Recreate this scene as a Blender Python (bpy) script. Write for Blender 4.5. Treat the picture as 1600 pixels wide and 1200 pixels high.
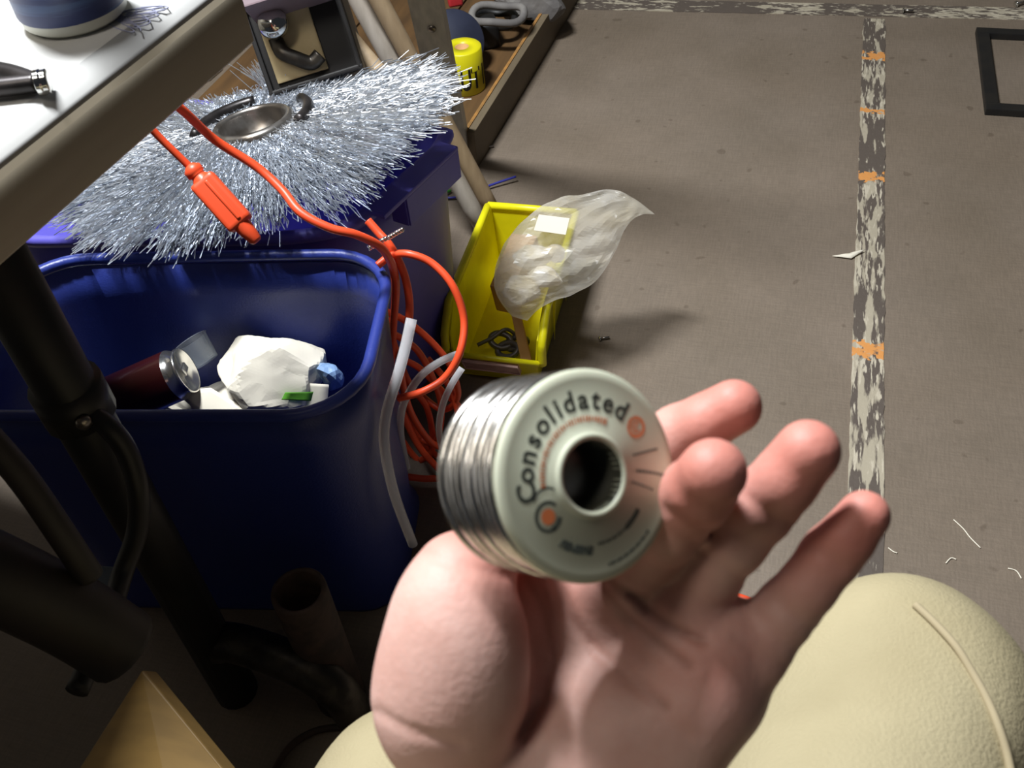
import bpy, bmesh, math, random
import numpy as np
from mathutils import Vector, Matrix

random.seed(7)
rng = np.random.default_rng(11)
S = bpy.context.scene
for o in list(bpy.data.objects):
    bpy.data.objects.remove(o)
COL = S.collection

# ------------------------------------------------------------------ camera
FPX = 1560.0
CAM = np.array([0.0, 0.0, 1.05])
R_ = np.array([0.96424667, 0.25470417, -0.07317208])      # right
U_ = np.array([-0.13325622, 0.70468155, 0.69689791])      # up
B_ = np.array([0.22906582, -0.66223085, 0.71342775])      # back
cd = bpy.data.cameras.new('camera')
cam = bpy.data.objects.new('camera', cd)
COL.objects.link(cam)
cam.matrix_world = Matrix(((R_[0], U_[0], B_[0], CAM[0]), (R_[1], U_[1], B_[1], CAM[1]),
                           (R_[2], U_[2], B_[2], CAM[2]), (0, 0, 0, 1)))
cd.sensor_width = 36.0
cd.lens = 36.0 * FPX / 1600.0
cd.clip_start = 0.02
cd.dof.use_dof = True
cd.dof.focus_distance = 1.35
cd.dof.aperture_fstop = 22.0
S.camera = cam

# ------------------------------------------------------------------ world, lights, exposure
S.view_settings.view_transform = 'Standard'
S.view_settings.look = 'None'
S.view_settings.exposure = 0.0
S.view_settings.gamma = 1.0
S.view_settings.use_curve_mapping = False
w = bpy.data.worlds.new('room_air')
S.world = w
w.use_nodes = True
w.node_tree.nodes['Background'].inputs[0].default_value = (0.80, 0.86, 1.0, 1)
w.node_tree.nodes['Background'].inputs[1].default_value = 0.025


def area(name, loc, target, sx, sy, watts, col):
    l = bpy.data.lights.new(name, 'AREA')
    l.shape = 'RECTANGLE'
    l.size, l.size_y, l.energy, l.color = sx, sy, watts, col
    o = bpy.data.objects.new(name, l)
    o.location = loc
    o.rotation_euler = (Vector(target) - Vector(loc)).to_track_quat('-Z', 'Y').to_euler()
    COL.objects.link(o)
    return o


area('bench_lamp', (-0.84, 0.80, 2.25), (-0.3, 0.7, 0.3), 0.20, 0.45, 84, (0.93, 0.97, 1.0))
area('ceiling_lamp', (-0.72, -0.25, 2.4), (0.1, 0.9, 0.0), 0.3, 1.0, 10, (1.0, 0.93, 0.82))


# ------------------------------------------------------------------ helpers
def at(px, py, d):
    """point at depth d (metres along the view) seen at pixel px, py of the 1600x1200 frame"""
    return CAM + d * ((px - 800) / FPX * R_ - (py - 600) / FPX * U_ - B_)


def onz(px, py, z):
    r = (px - 800) / FPX * R_ - (py - 600) / FPX * U_ - B_
    return CAM + r * ((z - CAM[2]) / r[2])


def lin(c):
    out = []
    for v in c:
        v = v / 255.0
        out.append(v / 12.92 if v <= 0.04045 else ((v + 0.055) / 1.055) ** 2.4)
    return (*out, 1.0)


def mat(name, col, rough=0.5, metal=0.0, col2=None, scale=20.0, lo=0.4, hi=0.6, bump=0.0, bscale=80.0,
        trans=0.0, alpha=1.0, sss=0.0, stretch=(1, 1, 1), spec=0.5, detail=5.0, coat=0.0, coord='Object'):
    m = bpy.data.materials.new(name)
    m.use_nodes = True
    nt = m.node_tree
    p = nt.nodes['Principled BSDF']
    p.inputs['Roughness'].default_value = rough
    p.inputs['Metallic'].default_value = metal
    p.inputs['Base Color'].default_value = lin(col)
    p.inputs['Transmission Weight'].default_value = trans
    p.inputs['Alpha'].default_value = alpha
    p.inputs['Subsurface Weight'].default_value = sss
    p.inputs['Specular IOR Level'].default_value = spec
    p.inputs['Coat Weight'].default_value = coat
    if sss:
        p.inputs['Subsurface Radius'].default_value = (0.9, 0.35, 0.2)
        p.inputs['Subsurface Scale'].default_value = 0.006
    tc = nt.nodes.new('ShaderNodeTexCoord')
    mp = nt.nodes.new('ShaderNodeMapping')
    mp.inputs['Scale'].default_value = stretch
    nt.links.new(tc.outputs[coord], mp.inputs[0])
    if col2:
        n = nt.nodes.new('ShaderNodeTexNoise')
        n.inputs['Scale'].default_value = scale
        n.inputs['Detail'].default_value = detail
        r = nt.nodes.new('ShaderNodeValToRGB')
        r.color_ramp.elements[0].position = lo
        r.color_ramp.elements[1].position = hi
        r.color_ramp.elements[0].color = lin(col)
        r.color_ramp.elements[1].color = lin(col2)
        nt.links.new(mp.outputs[0], n.inputs['Vector'])
        nt.links.new(n.outputs['Fac'], r.inputs[0])
        nt.links.new(r.outputs[0], p.inputs['Base Color'])
    if bump:
        n2 = nt.nodes.new('ShaderNodeTexNoise')
        n2.inputs['Scale'].default_value = bscale
        n2.inputs['Detail'].default_value = 4
        b = nt.nodes.new('ShaderNodeBump')
        b.inputs['Strength'].default_value = bump
        b.inputs['Distance'].default_value = 0.002
        nt.links.new(mp.outputs[0], n2.inputs['Vector'])
        nt.links.new(n2.outputs['Fac'], b.inputs['Height'])
        nt.links.new(b.outputs[0], p.inputs['Normal'])
    return m


def empty(name, loc, label, cat, group=None):
    o = bpy.data.objects.new(name, None)
    o.empty_display_size = 0.02
    o.location = tuple(float(v) for v in loc)
    COL.objects.link(o)
    o['label'] = label
    o['category'] = cat
    if group:
        o['group'] = group
    return o


def origin_of(o):
    v = Vector((0, 0, 0))
    while o:
        v = v + o.location
        o = o.parent
    return np.array(v)


def mesh(name, verts, faces, material, parent=None, smooth=True, label=None, cat=None, group=None, kind=None, loc=None):
    """one mesh object; verts are world coordinates"""
    verts = np.asarray(verts, dtype=float).reshape(-1, 3)
    if parent is not None:
        org = origin_of(parent)
        oloc = np.zeros(3)
    else:
        if loc is None:
            loc = [(verts[:, 0].min() + verts[:, 0].max()) / 2, (verts[:, 1].min() + verts[:, 1].max()) / 2, verts[:, 2].min()]
        org = oloc = np.array(loc, dtype=float)
    me = bpy.data.meshes.new(name)
    f = faces.tolist() if isinstance(faces, np.ndarray) else faces
    me.from_pydata((verts - org).tolist(), [], f)
    me.polygons.foreach_set('use_smooth', [smooth] * len(me.polygons))
    me.update()
    o = bpy.data.objects.new(name, me)
    COL.objects.link(o)
    o.location = tuple(oloc)
    if parent is not None:
        o.parent = parent
    if material:
        me.materials.append(material)
    if label:
        o['label'] = label
    if cat:
        o['category'] = cat
    if group:
        o['group'] = group
    if kind:
        o['kind'] = kind
    return o


def merge(parts):
    V, F, n = [], [], 0
    for v, f in parts:
        v = np.asarray(v, dtype=float).reshape(-1, 3)
        V.append(v)
        F.extend([tuple(int(i) + n for i in q) for q in f])
        n += len(v)
    return np.concatenate(V), F


def box(size, bevel=0.0, seg=2):
    """box geometry, base centre at origin"""
    bm = bmesh.new()
    bmesh.ops.create_cube(bm, size=1.0)
    for v in bm.verts:
        v.co = Vector((v.co.x * size[0], v.co.y * size[1], (v.co.z + 0.5) * size[2]))
    if bevel:
        bmesh.ops.bevel(bm, geom=bm.edges[:], offset=bevel, segments=seg, affect='EDGES', profile=0.7)
    bm.verts.index_update()
    V = np.array([v.co[:] for v in bm.verts])
    F = [tuple(v.index for v in f.verts) for f in bm.faces]
    bm.free()
    return V, F


def frame_from(z, x=None):
    z = np.array(z, float)
    z = z / np.linalg.norm(z)
    if x is None:
        x = np.array([1.0, 0, 0]) if abs(z[0]) < 0.8 else np.array([0, 1.0, 0])
    x = np.array(x, float)
    x = x - z * (x @ z)
    x = x / np.linalg.norm(x)
    return np.array([x, np.cross(z, x), z])                # rows


def place(vf, loc, fr=None, rotz=0.0):
    v, f = vf
    v = np.asarray(v, float)
    if fr is None:
        c, s = math.cos(rotz), math.sin(rotz)
        fr = np.array([[c, s, 0], [-s, c, 0], [0, 0, 1.0]])
    return v @ fr + np.asarray(loc, float), f


def lathe(profile, seg=48, closed=False):
    """profile (r, z) pairs; axis z"""
    P = np.array(profile, float)
    n = len(P)
    V = []
    for k in range(seg):
        a = 2 * math.pi * k / seg
        V.append(np.stack([P[:, 0] * math.cos(a), P[:, 0] * math.sin(a), P[:, 1]], 1))
    V = np.concatenate(V)
    F = []
    m = n if closed else n - 1
    for k in range(seg):
        k2 = (k + 1) % seg
        for i in range(m):
            j = (i + 1) % n
            F.append((k * n + i, k2 * n + i, k2 * n + j, k * n + j))
    return V, F


def catmull(P, sub=8, closed=False):
    P = np.asarray(P, float)
    n = len(P)
    out = []
    rng_ = range(n if closed else n - 1)
    for i in rng_:
        if closed:
            p0, p1, p2, p3 = P[(i - 1) % n], P[i], P[(i + 1) % n], P[(i + 2) % n]
        else:
            p0 = P[max(i - 1, 0)]
            p1, p2 = P[i], P[i + 1]
            p3 = P[min(i + 2, n - 1)]
        for k in range(sub):
            t = k / sub
            out.append(0.5 * ((2 * p1) + (-p0 + p2) * t + (2 * p0 - 5 * p1 + 4 * p2 - p3) * t * t + (-p0 + 3 * p1 - 3 * p2 + p3) * t ** 3))
    if not closed:
        out.append(P[-1])
    return np.array(out)


def tube(P, r, seg=10, closed=False, caps=True, squash=None, up=None):
    P = np.asarray(P, float)
    n = len(P)
    rr = np.full(n, r, float) if np.isscalar(r) else np.asarray(r, float)
    T = np.zeros_like(P)
    if closed:
        T = np.roll(P, -1, 0) - np.roll(P, 1, 0)
    else:
        T[1:-1] = P[2:] - P[:-2]
        T[0] = P[1] - P[0]
        T[-1] = P[-1] - P[-2]
    T /= np.linalg.norm(T, axis=1)[:, None] + 1e-12
    x = np.array(up, float) if up is not None else (np.array([0, 0, 1.0]) if abs(T[0][2]) < 0.8 else np.array([1.0, 0, 0]))
    V = []
    for i in range(n):
        x = x - T[i] * (x @ T[i])
        x /= np.linalg.norm(x) + 1e-12
        y = np.cross(T[i], x)
        a = np.arange(seg) * 2 * math.pi / seg
        sx, sy = (1, 1) if squash is None else squash
        V.append(P[i] + rr[i] * (np.cos(a)[:, None] * x * sx + np.sin(a)[:, None] * y * sy))
    V = np.concatenate(V)
    F = []
    for i in range(n if closed else n - 1):
        i2 = (i + 1) % n
        for k in range(seg):
            k2 = (k + 1) % seg
            F.append((i * seg + k, i * seg + k2, i2 * seg + k2, i2 * seg + k))
    if caps and not closed:
        F.append(tuple(range(seg - 1, -1, -1)))
        F.append(tuple((n - 1) * seg + k for k in range(seg)))
    return V, F


def ctube(P, r, sub=8, seg=10, **k):
    return tube(catmull(P, sub), r, seg, **k)


def prism(poly, h):
    """poly (x, y) extruded from z = 0 to h"""
    n = len(poly)
    V = [(p[0], p[1], 0) for p in poly] + [(p[0], p[1], h) for p in poly]
    F = [tuple(range(n - 1, -1, -1)), tuple(range(n, 2 * n))]
    for i in range(n):
        j = (i + 1) % n
        F.append((i, j, n + j, n + i))
    return np.array(V, float), F


def bevel_obj(o, w_, seg=2):
    m = o.modifiers.new('bevel', 'BEVEL')
    m.width, m.segments, m.limit_method = w_, seg, 'ANGLE'
    return o


def smin(a, b, k):
    h = np.clip(0.5 + 0.5 * (b - a) / k, 0, 1)
    return b + (a - b) * h - k * h * (1 - h)


def surface_nets(F, org, h):
    F = np.pad(F, 1, constant_values=h)                    # close the surface at the grid border
    org = np.asarray(org, float) - h
    nx, ny, nz = F.shape
    ins = F < 0
    cs = np.zeros((nx - 1, ny - 1, nz - 1), np.int8)
    for dx in (0, 1):
        for dy in (0, 1):
            for dz in (0, 1):
                cs += ins[dx:nx - 1 + dx, dy:ny - 1 + dy, dz:nz - 1 + dz]
    act = (cs > 0) & (cs < 8)
    idx = np.full(act.shape, -1, np.int64)
    I = np.argwhere(act)
    idx[act] = np.arange(len(I))
    acc = np.zeros((len(I), 3))
    cnt = np.zeros(len(I))
    cor = [(0, 0, 0), (1, 0, 0), (0, 1, 0), (1, 1, 0), (0, 0, 1), (1, 0, 1), (0, 1, 1), (1, 1, 1)]
    for a in range(8):
        for b in range(a + 1, 8):
            d = np.array(cor[b]) - np.array(cor[a])
            if np.abs(d).sum() != 1:
                continue
            A = I + np.array(cor[a])
            Bq = I + np.array(cor[b])
            fa = F[A[:, 0], A[:, 1], A[:, 2]]
            fb = F[Bq[:, 0], Bq[:, 1], Bq[:, 2]]
            m = (fa < 0) != (fb < 0)
            t = fa[m] / (fa[m] - fb[m])
            acc[m] += A[m] + t[:, None] * d
            cnt[m] += 1
    V = acc / cnt[:, None] * h + np.asarray(org)
    Q = []
    for ax in range(3):
        sl0 = [slice(0, None)] * 3
        sl1 = [slice(0, None)] * 3
        sl0[ax] = slice(0, -1)
        sl1[ax] = slice(1, None)
        a = ins[tuple(sl0)]
        b = ins[tuple(sl1)]
        E = np.argwhere(a != b)
        o1, o2 = [(1, 2), (2, 0), (0, 1)][ax]
        E = E[(E[:, o1] > 0) & (E[:, o2] > 0) & (E[:, o1] < F.shape[o1] - 1) & (E[:, o2] < F.shape[o2] - 1)]
        e1 = np.zeros(3, int); e1[o1] = 1
        e2 = np.zeros(3, int); e2[o2] = 1
        q = np.stack([idx[tuple((E - e1 - e2).T)], idx[tuple((E - e2).T)], idx[tuple(E.T)], idx[tuple((E - e1).T)]], 1)
        fl = ins[tuple(E.T)]
        q[~fl] = q[~fl][:, ::-1]
        Q.append(q)
    return V, np.concatenate(Q)


def cone_sdf(P, a, b, ra, rb):
    a = np.asarray(a, np.float32); b = np.asarray(b, np.float32)
    ab = b - a
    t = np.clip(((P - a) @ ab) / (ab @ ab), 0, 1)
    return np.linalg.norm(P - a - t[..., None] * ab, axis=-1) - (ra + (rb - ra) * t)


def ell_sdf(P, c, rad, fr=None):
    q = P - np.asarray(c, np.float32)
    if fr is not None:
        q = q @ np.asarray(fr, np.float32).T
    rad = np.asarray(rad, np.float32)
    k0 = np.linalg.norm(q / rad, axis=-1)
    k1 = np.linalg.norm(q / (rad * rad), axis=-1)
    return k0 * (k0 - 1) / np.maximum(k1, 1e-6)


def grid(lo, hi, h):
    ax = [np.arange(lo[i], hi[i] + h, h, dtype=np.float32) for i in range(3)]
    G = np.stack(np.meshgrid(*ax, indexing='ij'), -1)
    return G, np.array(lo, float)


def vnoise(P, scale, seed=0):
    """smooth pseudo-noise from sines"""
    r = np.random.default_rng(seed)
    out = np.zeros(P.shape[:-1])
    for k in range(7):
        d = r.normal(size=3)
        d /= np.linalg.norm(d)
        out += np.sin((P @ d) * scale * (0.6 + 0.25 * k) + r.uniform(0, 6.28)) / (1 + 0.3 * k)
    return out / 3.0


# ------------------------------------------------------------------ materials
def floor_material():
    m = mat('painted_floor', (118, 108, 93), 0.62, bump=0.25, bscale=260)
    nt = m.node_tree
    p = nt.nodes['Principled BSDF']
    tc = nt.nodes.new('ShaderNodeTexCoord')

    def noise(scale, st, lo, hi, c0, c1, det=4):
        mp = nt.nodes.new('ShaderNodeMapping'); mp.inputs['Scale'].default_value = st
        n = nt.nodes.new('ShaderNodeTexNoise'); n.inputs['Scale'].default_value = scale; n.inputs['Detail'].default_value = det
        r = nt.nodes.new('ShaderNodeValToRGB')
        r.color_ramp.elements[0].position = lo; r.color_ramp.elements[1].position = hi
        r.color_ramp.elements[0].color = c0; r.color_ramp.elements[1].color = c1
        nt.links.new(tc.outputs['Object'], mp.inputs[0]); nt.links.new(mp.outputs[0], n.inputs['Vector']); nt.links.new(n.outputs['Fac'], r.inputs[0])
        return r.outputs[0]

    def mul(a, b):
        x = nt.nodes.new('ShaderNodeMix'); x.data_type = 'RGBA'; x.blend_type = 'MULTIPLY'; x.inputs[0].default_value = 1.0
        nt.links.new(a, x.inputs[6]); nt.links.new(b, x.inputs[7])
        return x.outputs[2]
    base = noise(5, (1, 1, 1), 0.3, 0.7, lin((122, 109, 95)), lin((133, 119, 105)))
    weave_x = noise(60, (6, 0.5, 1), 0.35, 0.65, (0.90, 0.90, 0.90, 1), (1, 1, 1, 1), 2)
    weave_y = noise(60, (0.5, 6, 1), 0.35, 0.65, (0.90, 0.90, 0.90, 1), (1, 1, 1, 1), 2)
    spots = noise(34, (1, 1, 1), 0.245, 0.285, (0.76, 0.74, 0.72, 1), (1, 1, 1, 1), 1)
    grime = noise(2.2, (1, 1, 1), 0.35, 0.6, (0.86, 0.84, 0.80, 1), (1, 1, 1, 1), 3)
    nt.links.new(mul(mul(mul(mul(base, weave_x), weave_y), spots), grime), p.inputs['Base Color'])
    return m


def tape_material(name, along):
    """worn floor strip: grey-black, peeling cream and a few orange bands"""
    m = mat(name, (190, 180, 160), 0.7, bump=0.4, bscale=120)
    nt = m.node_tree
    p = nt.nodes['Principled BSDF']
    tc = nt.nodes.new('ShaderNodeTexCoord')

    def nz(scale, st, det=5):
        mp = nt.nodes.new('ShaderNodeMapping'); mp.inputs['Scale'].default_value = st
        n = nt.nodes.new('ShaderNodeTexNoise'); n.inputs['Scale'].default_value = scale; n.inputs['Detail'].default_value = det
        nt.links.new(tc.outputs['Object'], mp.inputs[0]); nt.links.new(mp.outputs[0], n.inputs['Vector'])
        return n.outputs['Fac']

    def step(v, lo, hi):
        r = nt.nodes.new('ShaderNodeMapRange'); r.inputs[1].default_value = lo; r.inputs[2].default_value = hi
        nt.links.new(v, r.inputs[0])
        return r.outputs[0]

    def mix(f, a, b):
        x = nt.nodes.new('ShaderNodeMix'); x.data_type = 'RGBA'
        nt.links.new(f, x.inputs[0])
        for s, c in ((6, a), (7, b)):
            if isinstance(c, tuple):
                x.inputs[s].default_value = c
            else:
                nt.links.new(c, x.inputs[s])
        return x.outputs[2]
    st = (1, 0.16, 1) if along == 'y' else (0.3, 1, 1)

    def math2(op, a, b, c_=None):
        x = nt.nodes.new('ShaderNodeMath'); x.operation = op
        for s_, v in enumerate((a, b, c_)):
            if v is None:
                continue
            if isinstance(v, (int, float)):
                x.inputs[s_].default_value = v
            else:
                nt.links.new(v, x.inputs[s_])
        return x.outputs[0]
    # worn-through stretches alternate with stretches where the cream paint is left
    st3 = (0.3, 1, 1) if along == 'y' else (1, 0.3, 1)
    patch = math2('MULTIPLY', math2('SUBTRACT', nz(7, st3, 2), 0.5), 0.55)
    peel = step(math2('ADD', nz(70, st), patch), 0.52 if along == 'y' else 0.54, 0.57)
    fine = step(math2('ADD', nz(220, st), patch), 0.58, 0.65)
    c = mix(peel, lin((88, 78, 70)), lin((168, 158, 138)))
    c = mix(fine, c, lin((188, 178, 158)))
    if along == 'y':
        sx = nt.nodes.new('ShaderNodeSeparateXYZ')
        nt.links.new(tc.outputs['Object'], sx.inputs[0])
        wob = math2('ADD', sx.outputs[1], math2('MULTIPLY', math2('SUBTRACT', nz(90, (1, 1, 1), 3), 0.5), 0.05))
        tot = None
        for yy, ep in ((2.024, 0.015), (1.8085, 0.008), (1.587, 0.013), (1.139, 0.016)):
            q = math2('COMPARE', wob, yy, ep)
            tot = q if tot is None else math2('MAXIMUM', tot, q)
        tot = math2('MULTIPLY', tot, step(nz(60, (1, 1, 1), 3), 0.36, 0.46))
        c = mix(tot, c, lin((208, 142, 76)))
    nt.links.new(c, p.inputs['Base Color'])
    return m


M = {}
M['floor'] = floor_material()
M['tape'] = tape_material('worn_strip', 'y')
M['tape_x'] = tape_material('worn_strip_cross', 'x')
M['wall'] = mat('wall_paint', (150, 142, 128), 0.8, col2=(135, 128, 115), scale=4, bump=0.1)
M['white_top'] = mat('white_laminate', (206, 205, 203), 0.45, col2=(180, 178, 174), scale=7, lo=0.35, hi=0.65, stretch=(1, 0.3, 1))
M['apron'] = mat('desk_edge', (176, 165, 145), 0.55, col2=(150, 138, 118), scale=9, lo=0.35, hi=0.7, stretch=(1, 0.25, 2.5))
M['blue_bin'] = mat('blue_plastic', (42, 56, 132), 0.38, bump=0.15, bscale=400)
M['violet'] = mat('violet_plastic', (104, 98, 200), 0.5, col2=(96, 90, 190), scale=8, bump=0.1)
M['yellow'] = mat('yellow_plastic', (232, 222, 20), 0.4, col2=(224, 214, 16), scale=30)
M['orange'] = mat('orange_rubber', (236, 82, 44), 0.42)
M['clear_tube'] = mat('clear_vinyl', (248, 248, 252), 0.1, trans=0.45, alpha=0.62)
M['steel'] = mat('bright_steel', (212, 217, 225), 0.28, metal=0.88)
M['hub'] = mat('worn_steel', (170, 165, 160), 0.28, metal=0.9, col2=(120, 112, 104), scale=30)
M['dark_hub'] = mat('dark_steel', (70, 66, 66), 0.35, metal=0.7, col2=(40, 38, 38), scale=24)
M['wood'] = mat('pale_wood', (188, 164, 132), 0.6, col2=(160, 136, 106), scale=18, stretch=(4, 4, 0.6), lo=0.3, hi=0.7)
M['wood_grey'] = mat('greyed_wood', (186, 176, 164), 0.6, col2=(160, 150, 138), scale=18, stretch=(4, 4, 0.6), lo=0.3, hi=0.7)
M['ledge'] = mat('worn_ledge_wood', (116, 102, 80), 0.65, col2=(96, 84, 66), scale=16, stretch=(3, 0.4, 1), lo=0.3, hi=0.7)
M['ledge_edge'] = mat('worn_ledge_edge', (172, 122, 62), 0.6, col2=(140, 104, 60), scale=40)
M['shelf_board'] = mat('dark_shelf_wood', (104, 76, 44), 0.6, col2=(80, 58, 34), scale=14, stretch=(3, 0.4, 1), lo=0.3, hi=0.7)
M['alu'] = mat('grey_aluminium', (184, 180, 170), 0.45, metal=0.1, col2=(168, 164, 156), scale=20, stretch=(4, 4, 0.3))
M['black'] = mat('black_steel', (20, 20, 21), 0.5, col2=(28, 26, 24), scale=30)
M['black_paint'] = mat('black_box_paint', (16, 13, 13), 0.5)
M['mauve'] = mat('mauve_box', (134, 114, 120), 0.6, col2=(118, 100, 106), scale=12)
M['brass'] = mat('tarnished_plate', (196, 178, 138), 0.38, metal=0.35, col2=(170, 150, 110), scale=22, lo=0.35, hi=0.7)
M['chrome'] = mat('chrome', (225, 225, 222), 0.12, metal=1.0)
M['iron'] = mat('blackened_iron', (78, 72, 64), 0.4, metal=0.7, col2=(50, 46, 42), scale=40)
M['navy'] = mat('navy_plastic', (44, 48, 66), 0.55, col2=(36, 40, 56), scale=18)
M['red'] = mat('red_plastic', (200, 50, 56), 0.5)
M['grey_cloth'] = mat('grey_cloth', (128, 124, 120), 0.8, col2=(100, 96, 94), scale=14)
M['rust'] = mat('rusty_pipe', (70, 52, 43), 0.75, col2=(50, 38, 31), scale=40, bump=0.3)
M['tan'] = mat('tan_board', (122, 95, 48), 0.6, col2=(110, 85, 42), scale=20, stretch=(1, 3, 1))
M['dark_brown'] = mat('dark_brown_wood', (40, 33, 28), 0.6, col2=(30, 26, 22), scale=18)
M['paper'] = mat('white_paper', (234, 226, 208), 0.75, bump=0.2, bscale=60)
M['paper_label'] = mat('label_paper', (222, 218, 214), 0.6)
M['maroon'] = mat('maroon_can', (66, 22, 22), 0.3, metal=0.3, coat=0.3)
M['silver'] = mat('can_silver', (212, 210, 206), 0.18, metal=0.95)
M['plastic_lid'] = mat('grey_plastic', (110, 122, 134), 0.5)
M['green'] = mat('green_print', (120, 205, 70), 0.5)
M['pale_cup'] = mat('cloudy_plastic', (150, 158, 170), 0.35, alpha=0.45)
M['pale_blue'] = mat('pale_blue_plastic', (130, 160, 200), 0.4)
M['card'] = mat('brown_card', (206, 160, 104), 0.7, col2=(190, 144, 90), scale=24)
M['grey_wash'] = mat('grey_metal_bits', (110, 108, 110), 0.4, metal=0.6)
M['pink_label'] = mat('faded_label', (206, 172, 164), 0.55, col2=(190, 152, 144), scale=60, stretch=(1, 6, 1))
M['bag'] = mat('milky_polythene', (232, 228, 220), 0.2, alpha=0.36, col2=(226, 214, 190), scale=16, lo=0.4, hi=0.65)
M['bag_fill'] = mat('cream_filling', (226, 212, 178), 0.6, col2=(240, 234, 222), scale=50)
M['spool'] = mat('spool_plastic', (196, 199, 178), 0.38, col2=(190, 193, 172), scale=30, sss=0.05)
M['spool_core'] = mat('spool_core', (58, 58, 46), 0.6)  # dark colour stands in for the shade inside the hole
M['solder'] = mat('solder_wire', (224, 221, 217), 0.25, metal=1.0, col2=(180, 176, 170), scale=120)
M['ink'] = mat('black_ink', (66, 72, 66), 0.6)
M['ink_orange'] = mat('orange_ink', (216, 122, 74), 0.6)
M['khaki'] = mat('khaki_cotton', (164, 152, 120), 0.85, col2=(152, 140, 108), scale=8, bump=0.35, bscale=500)
M['seam'] = mat('khaki_seam', (162, 148, 118), 0.85)
M['bottle'] = mat('bottle_plastic', (208, 208, 196), 0.4)
M['blue_label'] = mat('blue_label', (40, 54, 104), 0.4, col2=(60, 84, 130), scale=26, stretch=(0.3, 0.3, 4), lo=0.5, hi=0.56)
M['pen'] = mat('pen_marks', (150, 152, 178), 0.6)
M['wire_blue'] = mat('blue_wire', (48, 52, 150), 0.4)
M['wire_green'] = mat('green_wire', (70, 150, 60), 0.4)
M['yellow_tape'] = mat('yellow_tape', (216, 206, 20), 0.4)
M['black_ink'] = mat('tape_black_ink', (14, 14, 14), 0.5)
M['leather'] = mat('black_boot', (24, 22, 20), 0.5)


def bag_material():
    m = mat('milky_polythene', (240, 237, 230), 0.18, col2=(232, 222, 200), scale=16, lo=0.4, hi=0.65)
    nt = m.node_tree
    p = nt.nodes['Principled BSDF']
    out = nt.nodes['Material Output']
    tl = nt.nodes.new('ShaderNodeBsdfTranslucent'); tl.inputs[0].default_value = lin((240, 236, 228))
    tr = nt.nodes.new('ShaderNodeBsdfTransparent')
    a = nt.nodes.new('ShaderNodeMixShader'); a.inputs[0].default_value = 0.45
    b = nt.nodes.new('ShaderNodeMixShader'); b.inputs[0].default_value = 0.44
    nt.links.new(p.outputs[0], a.inputs[1]); nt.links.new(tl.outputs[0], a.inputs[2])
    nt.links.new(tr.outputs[0], b.inputs[1]); nt.links.new(a.outputs[0], b.inputs[2])
    nt.links.new(b.outputs[0], out.inputs[0])
    return m


M['bag'] = bag_material()


def skin_material():
    m = mat('skin', (206, 152, 132), 0.58, sss=0.12, bump=0.12, bscale=380)
    nt = m.node_tree
    p = nt.nodes['Principled BSDF']
    tc = nt.nodes.new('ShaderNodeTexCoord')
    n = nt.nodes.new('ShaderNodeTexNoise'); n.inputs['Scale'].default_value = 55; n.inputs['Detail'].default_value = 4
    r = nt.nodes.new('ShaderNodeValToRGB')
    r.color_ramp.elements[0].position = 0.35; r.color_ramp.elements[1].position = 0.68
    r.color_ramp.elements[0].color = lin((200, 156, 144)); r.color_ramp.elements[1].color = lin((213, 173, 162))
    nt.links.new(tc.outputs['Object'], n.inputs['Vector']); nt.links.new(n.outputs['Fac'], r.inputs[0])
    a = nt.nodes.new('ShaderNodeVertexColor'); a.layer_name = 'flush'
    sp = nt.nodes.new('ShaderNodeSeparateColor')
    nt.links.new(a.outputs[0], sp.inputs[0])
    x = nt.nodes.new('ShaderNodeMix'); x.data_type = 'RGBA'
    nt.links.new(sp.outputs[0], x.inputs[0]); nt.links.new(r.outputs[0], x.inputs[6]); x.inputs[7].default_value = lin((190, 112, 98))
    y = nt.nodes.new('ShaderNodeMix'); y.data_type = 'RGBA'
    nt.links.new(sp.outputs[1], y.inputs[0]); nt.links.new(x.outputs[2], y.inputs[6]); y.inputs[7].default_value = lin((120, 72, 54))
    nt.links.new(y.outputs[2], p.inputs['Base Color'])
    return m


M['skin'] = skin_material()

# ------------------------------------------------------------------ setting
mesh('floor', [(-1.9, -1.2, 0), (2.4, -1.2, 0), (2.4, 3.4, 0), (-1.9, 3.4, 0)], [(0, 1, 2, 3)], M['floor'], smooth=False, kind='structure', loc=(0, 0, 0))
v, f = place(box((0.1, 4.6, 2.6)), (-1.9, 1.1, 0))
mesh('wall_left', v, f, M['wall'], smooth=False, kind='structure')
v, f = place(box((4.5, 0.1, 2.6)), (0.25, 3.45, 0))
mesh('wall_back', v, f, M['wall'], smooth=False, kind='structure')


def strip(name, a, b, wd, z, material, label, n=60, seed=1):
    """thin worn strip lying on the floor with slightly ragged edges"""
    a = np.array(a, float); b = np.array(b, float)
    d = (b - a) / np.linalg.norm(b - a)
    s = np.array([d[1], -d[0]])
    r = np.random.default_rng(seed)
    V, F = [], []
    for i in range(n + 1):
        c = a + (b - a) * i / n
        for k, off in enumerate((-wd / 2 + r.normal() * 0.0007, wd / 2 + r.normal() * 0.0007)):
            q = c + s * off
            V += [(q[0], q[1], z), (q[0], q[1], 0.0)]
        if i:
            j = 4 * i
            F += [(j - 4, j - 2, j + 2, j), (j - 3, j - 4, j, j + 1), (j - 2, j - 1, j + 3, j + 2)]
    return mesh(name, V, F, material, smooth=False, label=label, cat='floor strip', loc=(0, 0, 0))


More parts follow.
